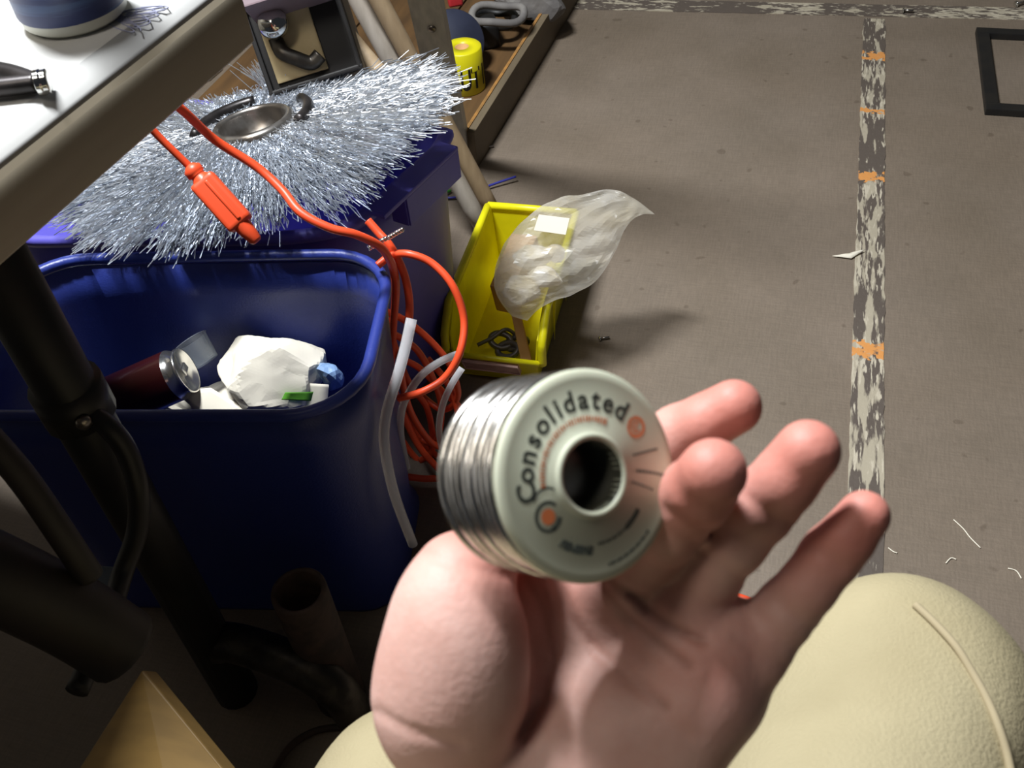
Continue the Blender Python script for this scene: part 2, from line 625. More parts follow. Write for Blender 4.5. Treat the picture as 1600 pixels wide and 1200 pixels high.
A = onz(1366, 30, 0); Bq = onz(1350, 900, 0)
dirv = (Bq - A) / (Bq[1] - A[1])
strip('floor_strip', A[:2], (A[0] + dirv[0] * (0.2 - A[1]), 0.2), 0.045, 0.0015, M['tape'],
      'long worn floor strip with peeling cream, black and orange paint', 120, 3)
A2 = onz(890, 6, 0); B2 = onz(1600, 22, 0)
dv = (B2 - A2) / (B2[0] - A2[0])
o = strip('floor_strip', (A2 + dv * (-0.35))[:2], (A2 + dv * 2.2)[:2], 0.055, 0.0014, M['tape_x'],
          'peeling white and dark strip crossing the floor at the top of the picture', 120, 4)


# ------------------------------------------------------------------ desk
def desk():
    e0 = np.array([-0.434, 0.36]); e1 = np.array([-0.400, 0.640])   # front edge of the top, at its underside
    dy = (e1 - e0) / np.linalg.norm(e1 - e0)
    dx = np.array([dy[1], -dy[0]])
    zt, zb, r = 0.757, 0.700, 0.024

    def Dk(x, y, z):
        """desk frame: x inward is negative, y back from the far corner"""
        q = e1 + dx * x + dy * y
        return np.array([q[0], q[1], z])
    fr = np.array([[dx[0], dx[1], 0], [dy[0], dy[1], 0], [0, 0, 1.0]])
    t = empty('desk', Dk(-0.5, -0.7, 0), 'white topped work desk with rounded edge at the upper left', 'desk')
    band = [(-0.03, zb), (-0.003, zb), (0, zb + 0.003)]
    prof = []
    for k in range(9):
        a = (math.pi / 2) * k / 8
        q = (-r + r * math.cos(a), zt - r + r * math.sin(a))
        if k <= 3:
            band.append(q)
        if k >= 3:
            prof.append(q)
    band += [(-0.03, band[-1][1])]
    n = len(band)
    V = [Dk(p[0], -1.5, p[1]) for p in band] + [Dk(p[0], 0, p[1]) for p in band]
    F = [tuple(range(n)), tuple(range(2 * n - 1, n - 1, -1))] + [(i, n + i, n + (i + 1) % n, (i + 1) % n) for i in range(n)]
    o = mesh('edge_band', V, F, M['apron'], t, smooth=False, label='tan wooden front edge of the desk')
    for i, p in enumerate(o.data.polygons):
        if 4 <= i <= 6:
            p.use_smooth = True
    prof += [(-1.1, zt), (-1.1, zt - 0.026), (-0.03, prof[0][1])]
    n = len(prof)
    V = [Dk(p[0], -1.5, p[1]) for p in prof] + [Dk(p[0], 0, p[1]) for p in prof]
    F = [tuple(range(n)), tuple(range(2 * n - 1, n - 1, -1))] + [(i, n + i, n + (i + 1) % n, (i + 1) % n) for i in range(n)]
    o = mesh('tabletop', V, F, M['white_top'], t, smooth=False)
    for i, p in enumerate(o.data.polygons):
        if 2 <= i <= 6:
            p.use_smooth = True
    v, f = box((1.05, 0.02, 0.056), 0.002)
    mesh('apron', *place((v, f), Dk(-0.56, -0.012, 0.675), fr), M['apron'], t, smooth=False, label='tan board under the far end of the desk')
    for lx, ly in ((-0.525, 0.435), (-1.40, 0.50), (-0.66, -0.72), (-1.50, -0.62)):
        L = mesh('leg', *tube([(lx, ly, 0), (lx, ly, 0.729)], 0.024, 16), M['black'], t)
        if ly > 0 and lx > -1:
            mesh('foot', *ctube([(lx, ly, 0.10), (lx + 0.03, ly, 0.12), (lx + 0.1, ly - 0.005, 0.115), (lx + 0.145, ly - 0.01, 0.085), (lx + 0.16, ly - 0.012, 0.022)], 0.0215, 6, 14), M['iron'], L)
            mesh('collar', *tube([(lx, ly, 0.475), (lx, ly, 0.51)], 0.029, 16), M['black'], L)
            mesh('bolt', *place(lathe([(0, 0.006), (0.005, 0.0055), (0.0065, 0.003), (0.0065, 0)], 10), (lx + 0.022, ly - 0.02, 0.492), frame_from((0.75, -0.65, 0))), M['hub'], L)
    return t


desk()


# bottle on the desk
def bottle():
    b = onz(102, 66, 0.757)
    c = b + np.array([-0.012, 0.034, 0])
    t = empty('bottle', c, 'white plastic bottle with a dark blue label on the desk', 'bottle')
    rr = 0.036
    body = [(0, 0), (rr - 0.006, 0), (rr - 0.001, 0.004), (rr, 0.012), (rr, 0.115), (rr - 0.004, 0.13), (0.018, 0.15), (0.013, 0.156), (0.013, 0.175), (0, 0.175)]
    mesh('body', *place(lathe(body, 40), c), M['bottle'], t)
    mesh('label', *place(lathe([(rr + 0.0005, 0.010), (rr + 0.0008, 0.011), (rr + 0.0008, 0.108), (rr + 0.0005, 0.109)], 40), c), M['blue_label'], t)
    mesh('cap', *place(lathe([(0.016, 0.162), (0.016, 0.185), (0.014, 0.188), (0, 0.188)], 24), c), M['bottle'], t)
    # small pliers at the left of the bottle
    p0 = at(-30, 62, 0.60); p1 = at(22, 50, 0.585); p2 = at(40, 44, 0.585)
    for p in (p0, p1, p2):
        p[2] = 0.765
    t2 = empty('pliers', p1, 'small chromed pliers beside the white bottle on the desk', 'pliers')
    mesh('jaw', *ctube([p1, (p1 + p2) / 2, p2], [0.008] * 8 + [0.0075] * 8 + [0.003], 8, 12), M['chrome'], t2)
    mesh('handle', *ctube([p1, p0 + np.array([0, 0.006, 0]), p0 + np.array([-0.05, 0.01, 0])], 0.006, 8, 10), M['dark_hub'], t2)
    mesh('handle', *ctube([p1, p0 + np.array([0, -0.014, 0]), p0 + np.array([-0.05, -0.025, 0])], 0.006, 8, 10), M['dark_hub'], t2)
    # pen doodles
    parts = []
    r = np.random.default_rng(5)
    for k in range(5):
        c0 = onz(186 + 9 * k, 40 - 6 * k, 0.7572)
        P = [c0 + np.array([0.012 * math.cos(a * 2.1 + k) + 0.004 * a / 3, 0.008 * math.sin(a * 1.7), 0.0001]) for a in np.linspace(0, 6, 24)]
        parts.append(tube(P, 0.0005, 4))
    mesh('pen_doodle', *merge(parts), M['pen'], label='faint blue pen scribble on the white desk top', cat='scribble')


bottle()


# ------------------------------------------------------------------ blue bin and its contents
BINC = np.array([-0.580, 0.637, 0.0])
BROT = math.radians(11)


def rrect(hx, hy, r, n=8):
    out = []
    for cx, cy, a0 in ((hx - r, hy - r, 0), (-hx + r, hy - r, 90), (-hx + r, -hy + r, 180), (hx - r, -hy + r, 270)):
        for k in range(n + 1):
            a = math.radians(a0 + 90 * k / n)
            out.append((cx + r * math.cos(a), cy + r * math.sin(a)))
    return out


def loft(rings, closed_caps=(False, False)):
    n = len(rings[0])
    V = np.concatenate([np.asarray(q, float) for q in rings])
    F = []
    for i in range(len(rings) - 1):
        for k in range(n):
            k2 = (k + 1) % n
            F.append((i * n + k, i * n + k2, (i + 1) * n + k2, (i + 1) * n + k))
    if closed_caps[0]:
        F.append(tuple(range(n - 1, -1, -1)))
    if closed_caps[1]:
        F.append(tuple((len(rings) - 1) * n + k for k in range(n)))
    return V, F


def ring3(hx, hy, r, z):
    return [(x, y, z) for x, y in rrect(hx, hy, r)]


HX, HY, HZ = 0.215, 0.124, 0.38


def blue_bin():
    t = empty('waste_bin', BINC, 'blue plastic waste bin with paper and a can inside', 'bin')
    kx, ky = 0.90, 0.82
    outer = [ring3(HX * kx, HY * ky, 0.05, 0.0), ring3(HX * (kx + .01), HY * (ky + .01), 0.05, 0.006)]
    for q in np.linspace(0.1, 0.97, 8):
        outer.append(ring3(HX * (kx + (1 - kx) * q) - 0.004, HY * (ky + (1 - ky) * q) - 0.004, 0.068, HZ * q))
    inner = []
    for q in np.linspace(0.97, 0.02, 9):
        inner.append(ring3(HX * (kx + (1 - kx) * q) - 0.007, HY * (ky + (1 - ky) * q) - 0.007, 0.066, HZ * q))
    v, f = loft(outer + inner, (True, True))
    mesh('bin_body', *place((v, f), BINC, rotz=BROT), M['blue_bin'], t)
    # rolled rim
    rim = []
    for k in range(9):
        a = math.radians(-60 + 330 * k / 8)
        d = 0.0065 * math.cos(a); z = 0.006 * math.sin(a)
        rim.append(ring3(HX + d - 0.003, HY + d - 0.003, 0.072 + d, HZ - 0.004 + z))
    rim.append(rim[0])
    mesh('rim', *place(loft(rim), BINC, rotz=BROT), M['blue_bin'], t)
    # the small dark slot under the rim at the right
    return t


blue_bin()


def crumple(name, c, rad, seed, material, label, cat, amp=0.25, sub=5, parent=None):
    bm = bmesh.new()
    bmesh.ops.create_icosphere(bm, subdivisions=sub, radius=1.0)
    V = np.array([v.co[:] for v in bm.verts])
    F = [tuple(v.index for v in q.verts) for q in bm.faces]
    bm.free()
    r = np.random.default_rng(seed)
    D = r.normal(size=(34, 3)); D /= np.linalg.norm(D, axis=1)[:, None]
    h = r.uniform(1 - amp, 1.06, 34)
    hr = r.uniform(0, 6.28, 3)
    dots = V @ D.T
    lim = np.where(dots > 0.15, h / np.maximum(dots, 0.15), 9)
    rad_ = np.minimum(lim.min(1), 1.18)
    rad_ += 0.09 * np.abs(vnoise(V, 4.0, seed)) - 0.02 * np.abs(vnoise(V, 9.0, seed + 1))
    V = V * rad_[:, None] * np.array(rad) + np.array(c)
    return mesh(name, V, F, material, parent, smooth=False, label=label, cat=cat)


crumple('crumpled_paper', onz(425, 585, 0.255), (0.072, 0.055, 0.056), 3, M['paper'], 'large crumpled white paper ball inside the blue bin', 'paper', 0.35)


def can():
    a = onz(150, 640, 0.25); b = onz(292, 578, 0.285)
    d = (b - a); L = np.linalg.norm(d)
    fr = frame_from(d)
    rr = 0.030
    a0 = b - d / L * 0.115
    t = empty('drink_can', a0, 'dark red drink can with silver end lying in the blue bin', 'can')
    mesh('can_body', *place(lathe([(0, 0.004), (0.02, 0.0), (rr - 0.003, 0.004), (rr, 0.012), (rr, 0.1)], 36), a0, fr), M['maroon'], t)
    mesh('can_end', *place(lathe([(rr, 0.1), (rr - 0.001, 0.102), (rr - 0.005, 0.109), (rr - 0.003, 0.112), (rr - 0.003, 0.115), (rr - 0.005, 0.115), (rr - 0.007, 0.111), (0, 0.111)], 36), a0, fr), M['silver'], t, label='shiny silver can end')
    mesh('pull_tab', *place(place(box((0.016, 0.009, 0.0015), 0.0007), (0.004, 0, 0.1112)), a0, fr), M['silver'], t)
    # faint lettering on the can: four small pale strokes
    parts = []
    for k in range(6):
        ang = math.radians(-105 + 9 * k)
        p = np.array([(rr + 0.0003) * math.cos(ang), (rr + 0.0003) * math.sin(ang), 0.062])
        f2 = frame_from((math.cos(ang), math.sin(ang), 0), (0, 0, 1))
        parts.append(place(place(box((0.006, 0.0022, 0.0003)), (0, 0, 0)), p, f2))
    v, f = merge(parts)
    mesh('can_print', *place((v, f), a0, fr), M['paper_label'], t)


can()


def sheet(name, P, nu, nv, amp, seed, material, thick=0.0006, **kw):
    """a thin bent sheet between four corner points, with real thickness"""
    P = [np.array(p, float) for p in P]
    V = []
    nrm = np.cross(P[1] - P[0], P[3] - P[0]); nrm /= np.linalg.norm(nrm)
    for i in range(nu + 1):
        for j in range(nv + 1):
            u, w_ = i / nu, j / nv
            p = (P[0] * (1 - u) + P[1] * u) * (1 - w_) + (P[3] * (1 - u) + P[2] * u) * w_
            V.append(p)
    V = np.array(V)
    V = V + nrm * (vnoise(V, 55, seed) * amp)[:, None]
    F = []
    for i in range(nu):
        for j in range(nv):
            a = i * (nv + 1) + j
            F.append((a, a + nv + 1, a + nv + 2, a + 1))
    n = len(V)
    V2 = np.concatenate([V, V - nrm * thick])
    F2 = F + [tuple(n + q for q in reversed(x)) for x in F]
    ed = [(i * (nv + 1)) for i in range(nu + 1)] + [nu * (nv + 1) + j for j in range(1, nv + 1)] + [i * (nv + 1) + nv for i in range(nu - 1, -1, -1)] + [j for j in range(nv - 1, 0, -1)]
    for k in range(len(ed)):
        a, b = ed[k], ed[(k + 1) % len(ed)]
        F2.append((b, a, n + a, n + b))
    return mesh(name, V2, F2, material, **kw)


sheet('paper_scrap', [onz(272, 612, 0.25), onz(330, 606, 0.262), onz(385, 640, 0.25), onz(330, 660, 0.24)], 6, 6, 0.004, 4, M['paper'], label='flat white paper scrap below the can in the blue bin', cat='paper')
t = empty('snack_wrapper', onz(455, 625, 0.25), 'white and green wrapper at the front of the blue bin', 'wrapper')
sheet('wrapper_sheet', [onz(418, 640, 0.245), onz(428, 596, 0.27), onz(515, 600, 0.262), onz(510, 640, 0.24)], 8, 6, 0.006, 6, M['paper'], parent=t)
sheet('wrapper_print', [onz(440, 624, 0.262), onz(446, 612, 0.272), onz(490, 612, 0.268), onz(486, 626, 0.26)], 6, 4, 0.002, 8, M['green'], parent=t, label='bright green printed patch')
c = onz(322, 566, 0.262)
mesh('plastic_cup', *place(lathe([(0.0, 0), (0.016, 0), (0.020, 0.03), (0.0215, 0.031), (0.0195, 0.03), (0.015, 0.002), (0, 0.002)], 28), c, frame_from((-0.5, 0.3, 0.5))), M['pale_cup'], label='cloudy plastic cup behind the red can in the bin', cat='cup')
crumple('plastic_scrap', onz(518, 588, 0.265), (0.016, 0.014, 0.022), 12, M['pale_blue'], 'pale blue plastic scrap right of the crumpled paper', 'scrap', 0.3, 3)
crumple('crumpled_paper', onz(380, 640, 0.19), (0.085, 0.04, 0.045), 17, M['paper'], 'flattened white paper lying under the can in the blue bin', 'paper', 0.35)


# ------------------------------------------------------------------ violet tote with the wire brush
def tote():
    hz = 0.36
    out = [(-0.418, 1.045), (-0.438, 0.96), (-0.462, 0.882), (-0.490, 0.845), (-0.545, 0.822), (-0.62, 0.808), (-0.75, 0.785), (-0.86, 0.765), (-0.90, 0.80), (-0.905, 0.92), (-0.895, 1.06), (-0.87, 1.085), (-0.65, 1.08), (-0.45, 1.07)]
    out = catmull(np.array(out)[::-1], 4, closed=True)
    cen = np.array([-0.66, 0.93])
    t = empty('storage_tote', (cen[0], cen[1], 0), 'violet plastic storage tote under the wire brush', 'tote')

    def rg(k, dz, z):
        v = out - cen
        ln = np.linalg.norm(v, axis=1)[:, None]
        return np.concatenate([cen + v * k + v / ln * dz, np.full((len(v), 1), z)], 1)
    v, f = loft([rg(.90, -.004, 0), rg(.91, 0, .008), rg(.985, -.004, hz - .05), rg(.99, -.004, hz), rg(.99, -.008, hz), rg(.91, -.008, .01)], (True, True))
    mesh('tote_body', v, f, M['violet'], t)
    rim = [rg(.99, -.005, hz - .006), rg(1, .006, hz - .008), rg(1, .009, hz - .002), rg(1, .008, hz + .004), rg(1, -.004, hz + .006), rg(.985, -.008, hz + .003)]
    mesh('rim', *loft(rim), M['violet'], t)
    # grip flange along the right end, hollow underneath
    a = np.array([-0.420, 1.035]); b = np.array([-0.463, 0.880])
    d = (a - b) / np.linalg.norm(a - b); nn = np.array([d[1], -d[0]])
    L = np.linalg.norm(a - b)
    fr = np.array([[nn[0], nn[1], 0], [d[0], d[1], 0], [0, 0, 1.0]])
    g = mesh('grip_flange', *place(place(box((0.030, L, 0.006), 0.002), (0.012, L / 2, 0)), (b[0], b[1], hz), fr), M['violet'], t, smooth=False)
    mesh('flange_skirt', *place(place(box((0.003, L * 0.72, 0.040), 0.001), (0.025, L * 0.64, -0.040)), (b[0], b[1], hz), fr), M['violet'], g, smooth=False)
    for q in (0.28, 0.98):
        mesh('flange_web', *place(place(box((0.024, 0.003, 0.040), 0.001), (0.012, L * q, -0.040)), (b[0], b[1], hz), fr), M['violet'], g, smooth=False)


tote()


def wire_brush():
    c = onz(400, 206, 0.412)
    t = empty('wire_brush', c - np.array([0, 0, 0.02]), 'large round silver wire brush lying on the violet tote', 'brush')
    N, K = 11500, 11
    r = np.random.default_rng(21)
    ncl = 260
    clA = r.uniform(0, 2 * math.pi, ncl)
    clE = r.normal(0, 0.025, ncl)
    clR = 0.240 + r.normal(0, 0.011, ncl)
    ci = r.integers(0, ncl, N)
    ang = clA[ci] + r.normal(0, 0.03, N)
    short = r.random(N) < 0.70
    R1 = (clR[ci] + r.normal(0, 0.007, N)) * np.where(short, np.sqrt(r.uniform(0.10, 1.0, N)), 1.0)
    # the brush is squeezed between the bin rim in front, the tote flange and the things behind it
    ca_, sa_ = np.cos(ang), np.sin(ang)
    for (qx, qy, nx, ny) in ((-0.738, 0.685, 0.34, -0.94), (-0.68, 1.065, -0.20, 0.98), (-0.392, 0.95, 0.965, -0.26)):
        den = ca_ * nx + sa_ * ny
        gap = (qx - c[0]) * nx + (qy - c[1]) * ny
        lim = np.where(den > 1e-3, gap / np.maximum(den, 1e-3), 9)
        R1 = np.where(R1 > lim, lim * np.where(short, r.uniform(0.55, 1.0, N), 1 + r.normal(0, 0.035, N)), R1)
    R1 = np.maximum(R1, 0.075)
    el = clE[ci] + r.normal(0, 0.03, N) + np.where(short, r.uniform(0.02, 0.10, N), 0.0) * np.where(R1 < 0.12, 2.0, 1.0)
    el = el - 0.16 * np.clip(np.cos(ang + 1.2), 0, 1) ** 2
    R0 = 0.056
    s = np.linspace(0, 1, K)
    rad = R0 + (np.maximum(R1, 0.072) - R0)[:, None] * s
    cr = 0.0022 * np.sin(s * 34 + r.uniform(0, 6.28, N)[:, None])
    aa = ang[:, None] + cr / rad
    zz = el[:, None] * (rad - R0) + 0.005 * r.normal(size=N)[:, None] + 0.0024 * np.sin(s * 31 + r.uniform(0, 6.28, N)[:, None])
    X = np.stack([rad * np.cos(aa), rad * np.sin(aa), zz], -1)           # N,K,3
    tilt_x, tilt_y = math.radians(-6), math.radians(-9)
    Rx = np.array([[1, 0, 0], [0, math.cos(tilt_x), -math.sin(tilt_x)], [0, math.sin(tilt_x), math.cos(tilt_x)]])
    Ry = np.array([[math.cos(tilt_y), 0, math.sin(tilt_y)], [0, 1, 0], [-math.sin(tilt_y), 0, math.cos(tilt_y)]])
    TR = (Rx @ Ry).T
    tang = np.stack([-np.sin(aa), np.cos(aa), np.zeros_like(aa)], -1)
    upv = np.array([0, 0, 1.0])
    w_ = 0.00055
    a1 = X + tang * w_ - upv * w_ * 0.5
    a2 = X - tang * w_ - upv * w_ * 0.5
    a3 = X + upv * w_
    V = np.stack([a1, a2, a3], 2).reshape(-1, 3) @ TR + c                 # N,K,3
    base = (np.arange(N) * K * 3)[:, None] + (np.arange(K - 1) * 3)[None]
    base = base.reshape(-1)
    F = np.concatenate([np.stack([base + i, base + j, base + 3 + j, base + 3 + i], 1) for i, j in ((0, 1), (1, 2), (2, 0))])
    mesh('bristles', V, F, M['steel'], t, smooth=False, kind='stuff')
    # upright tuft at the back
    n2 = 340
    parts = []
    for k in range(n2):
        b0 = np.array([-0.012 + r.normal() * 0.012, 0.110 + r.normal() * 0.006, 0.0])
        d = np.array([r.normal() * 0.35, 0.3 + r.normal() * 0.15, 0.62])
        parts.append(tube([b0, b0 + d * 0.025, b0 + d * 0.065 * r.uniform(0.7, 1.1)], 0.0006, 3, caps=False))
    v, f = merge(parts)
    mesh('bristles', v @ TR + c, f, M['steel'], t, smooth=False, kind='stuff')
    # hub: inner cup ring, outer clamp ring in two visible arcs
    ring = lathe([(0.053, 0.002), (0.052, 0.012), (0.048, 0.016), (0.044, 0.016), (0.042, 0.012), (0.042, -0.02), (0.040, -0.02), (0.055, -0.02), (0.055, 0.002)], 48)
    v, f = ring
    mesh('hub_ring', v @ TR + c, f, M['hub'], t)
    for a0, a1, nm in ((2.0, 3.6, 0), (-0.15, 0.95, 1)):
        P = [np.array([0.071 * math.cos(a), 0.071 * math.sin(a), 0.014]) for a in np.linspace(a0, a1, 18)]
        v, f = tube(P, 0.0075, 10, squash=(1.0, 1.0))
        mesh('clamp_ring', v @ TR + c, f, M['dark_hub'], t)
    v, f = lathe([(0.0, -0.02), (0.040, -0.02)], 32)
    mesh('hub_plate', v @ TR + c, f, M['navy'], t)
    # crimped core under the bristles
    v, f = lathe([(0.05, 0.002), (0.085, -0.004), (0.10, -0.010), (0.05, -0.02)], 40)
    mesh('bristle_core', v @ TR + c, f, M['dark_hub'], t)


wire_brush()


# ------------------------------------------------------------------ switch box, mauve carton
def switch_box():
    c = np.array([-0.615, 1.19, 0.0])
    p = onz(472, 58, 0.47)
    z = np.array([0.30, -0.80, 0.52]); z /= np.linalg.norm(z)
    x = R_ * 0.97 - U_ * (-0.30)
    fr = frame_from(z, x)
    t = empty('switch_box', p - np.array([0, 0, 0.09]), 'black metal box with brass plate and chrome knob behind the brush', 'box')
    v, f = box((0.126, 0.118, 0.11), 0.004)
    mesh('case', *place((v - np.array([0, 0, 0.11]), f), p, fr), M['black_paint'], t, smooth=False)
    v, f = box((0.068, 0.092, 0.004), 0.0018)
    mesh('plate', *place(place((v, f), (-0.014, 0.0, 0)), p, fr), M['brass'], t, smooth=False)
    for sx in (-1, 1):
        v, f = box((0.006, 0.118, 0.009), 0.002)
        mesh('frame_bar', *place(place((v, f), (sx * 0.059, 0, 0)), p, fr), M['black_paint'], t, smooth=False)
    for sy in (-1, 1):
        v, f = box((0.126, 0.006, 0.009), 0.002)
        mesh('frame_bar', *place(place((v, f), (0, sy * 0.055, 0)), p, fr), M['black_paint'], t, smooth=False)
    kn = lathe([(0.008, 0.003), (0.008, 0.012), (0.016, 0.016), (0.0195, 0.024), (0.0175, 0.032), (0.011, 0.037), (0, 0.0385)], 28)
    kk = mesh('knob', *place(place(kn, (-0.026, 0.022, 0.0)), p, fr), M['chrome'], t)
    st = ctube([(-0.032, 0.006, 0.006), (-0.028, -0.012, 0.016), (-0.014, -0.024, 0.016), (0.002, -0.034, 0.012), (0.016, -0.028, 0.012)], 0.0095, 6, 12)
    mesh('lever', *place(st, p, fr), M['iron'], t)
    pn = lathe([(0.009, 0.0), (0.009, 0.008), (0.006, 0.011), (0, 0.012)], 20)
    mesh('stud', *place(place(pn, (-0.030, -0.012, 0.003)), p, fr), M['brass'], t)
    # mauve carton above
    q = onz(428, -58, 0.57)
    t2 = empty('carton', q - np.array([0, 0, 0.08]), 'dusty mauve carton standing behind the desk end', 'carton')
    z2 = np.array([0.25, -0.72, 0.65])
    fr2 = frame_from(z2, x)
    v, f = box((0.10, 0.075, 0.10), 0.003)
    mesh('carton_body', *place((v - np.array([0, 0, 0.10]), f), q, fr2), M['mauve'], t2, smooth=False)
    v, f = box((0.104, 0.012, 0.104), 0.002)
    mesh('carton_lip', *place(place((v - np.array([0, 0, 0.10]), f), (0, -0.034, 0)), q, fr2), M['mauve'], t2, smooth=False)


switch_box()


# ------------------------------------------------------------------ leaning handles, shelf upright
def handle_pole(p_low, p_high, r, name, material, label, cat='handle', taper=1.0):
    P = catmull([p_low, (np.array(p_low) * 0.6 + np.array(p_high) * 0.4), p_high], 8)
    rr = np.linspace(r, r * taper, len(P))
    return mesh(name, *tube(P, rr, 14), material, label=label, cat=cat, group=None)


def through(pa, da, pb, db, z0=0.0, z1=0.9):
    """line through two seen points, from height z0 to z1"""
    a = at(*pa, da); b = at(*pb, db)
    d = (b - a) / (b[2] - a[2])
    return a + d * (z0 - a[2]), a + d * (z1 - a[2])


for (gx, gy), (ux, uy), dep, r, mm, lab in (
        ((764, 374), (560, 0), 1.47, 0.0150, 'wood_grey', 'thicker grey wooden pole leaning behind the brush, its foot behind the yellow bin'),
        ((782, 352), (592, 0), 1.45, 0.0140, 'wood', 'paler wooden pole leaning beside the metal upright')):
    g = onz(gx, gy, 0.012)
    u = at(ux, uy, dep)
    d = (u - g) / np.linalg.norm(u - g)
    L = np.linalg.norm(u - g) + 0.45
    P = np.array([g + d * L * q for q in np.linspace(0, 1, 14)])
    rr = np.full(14, r); rr[0] *= 0.9
    o = mesh('tool_handle', *tube(P, rr, 16), M[mm], label=lab, cat='handle')
a = at(594, 116, 1.34); b = at(526, 26, 1.33)
P = catmull([a + (a - b) * 0.8, a, b], 8)
mesh('broom_stick', *tube(P, [0.0125] * 8 + list(np.linspace(0.0125, 0.006, len(P) - 8)), 14), M['wood'], label='short pale wooden handle tip beside the switch box', cat='handle')


def upright():
    a = onz(716, 250, 0.0); b = a.copy()
    t = empty('shelf_upright', a, 'grey metal shelf upright standing behind the brush', 'shelf post')
    top = at(664, 0, 1.52)
    z = top - a; Lp = np.linalg.norm(z)
    fr = frame_from(z, (math.cos(0.14), math.sin(0.14), 0))
    v, f = prism([(-0.025, -0.008), (0.025, -0.008), (0.025, 0.018), (0.021, 0.018), (0.021, -0.004), (-0.021, -0.004), (-0.021, 0.018), (-0.025, 0.018)], Lp + 0.9)
    mesh('channel', *place((v, f), a, fr), M['alu'], t, smooth=False)
    for q in (0.16, 0.36):
        mesh('bolt', *place(place(lathe([(0.007, 0), (0.007, 0.003), (0.005, 0.0045), (0, 0.005)], 12), (0.004, -0.008, q), frame_from((0, -1, 0))), a, fr), M['hub'], t)


upright()


# ------------------------------------------------------------------ low shelf with ledge and what stands on it
def low_shelf():
    fa = onz(747, 262, 0.0); fb = onz(892, 20, 0.0)
    d = (fb - fa)[:2]; d /= np.linalg.norm(d)
    L = 1.9
    ang = math.atan2(d[1], d[0])
    t = empty('low_shelf', fa, 'low brown wooden shelf with a front ledge along the floor', 'shelf')
    v, f = place(box((L, 0.022, 0.075), 0.002), (L / 2, 0.011, 0))
    mesh('ledge', *place((v, f), fa, rotz=ang), M['ledge'], t, smooth=False)
    v, f = place(box((L, 0.006, 0.002)), (L / 2, 0.017, 0.0752))
    mesh('worn_edge', *place((v, f), fa, rotz=ang), M['ledge_edge'], t, smooth=False, label='bare orange worn edge of the ledge')
    # three boards of the shelf floor
    for k in range(3):
        v, f = place(box((L, 0.195, 0.018), 0.002), (L / 2, 0.125 + 0.2 * k, 0.03))
        mesh('shelf_plank', *place((v, f), fa, rotz=ang), M['shelf_board'], t, smooth=False)
    return fa, ang


LA, LANG = low_shelf()


def text_mesh(body, size, extrude, bold=0.0):
    cu = bpy.data.curves.new('t', 'FONT')
    cu.body = body
    cu.size = size
    cu.extrude = extrude
    cu.offset = bold
    cu.align_x = 'CENTER'
    cu.resolution_u = 3
    ob = bpy.data.objects.new('t', cu)
    COL.objects.link(ob)
    dg = bpy.context.evaluated_depsgraph_get()
    me = bpy.data.meshes.new_from_object(ob.evaluated_get(dg))
    V = np.array([v.co[:] for v in me.vertices])
    F = [tuple(p.vertices) for p in me.polygons]
    bpy.data.objects.remove(ob)
    bpy.data.curves.remove(cu)
    bpy.data.meshes.remove(me)
    return V, F


def caution_roll():
    zt = 0.048
    c = onz(729, 137, zt)
    r, h = 0.038, 0.088
    t = empty('tape_roll', c, 'yellow roll with black capital letters on the low shelf', 'tape roll')
    mesh('roll_body', *place(lathe([(0.014, 0), (r - 0.002, 0), (r, 0.002), (r, h - 0.002), (r - 0.002, h), (0.014, h), (0.014, 0)], 40), c), M['yellow_tape'], t)
    mesh('roll_core', *place(lathe([(0.014, 0.001), (0.014, h - 0.001), (0.0125, h - 0.001), (0.0125, 0.001)], 24), c), M['card'], t)
    parts = []
    word = 'CAUTION'
    view = math.atan2(CAM[1] - c[1], CAM[0] - c[0])
    for i, ch in enumerate(word):
        v, f = text_mesh(ch, 0.052, 0.0002, 0.0012)
        v = v.copy()
        v[:, 0] *= 0.62
        v[:, 1] = (v[:, 1] - 0.018) * 1.15 + 0.036
        a = view + 0.02 + (i - 2.0) * 0.56
        th = a + v[:, 0] / r
        rad = r + 0.0004 + v[:, 2]
        parts.append((np.stack([rad * np.cos(th), rad * np.sin(th), v[:, 1]], 1) + c, f))
    mesh('lettering', *merge(parts), M['black_ink'], t, smooth=False)


caution_roll()


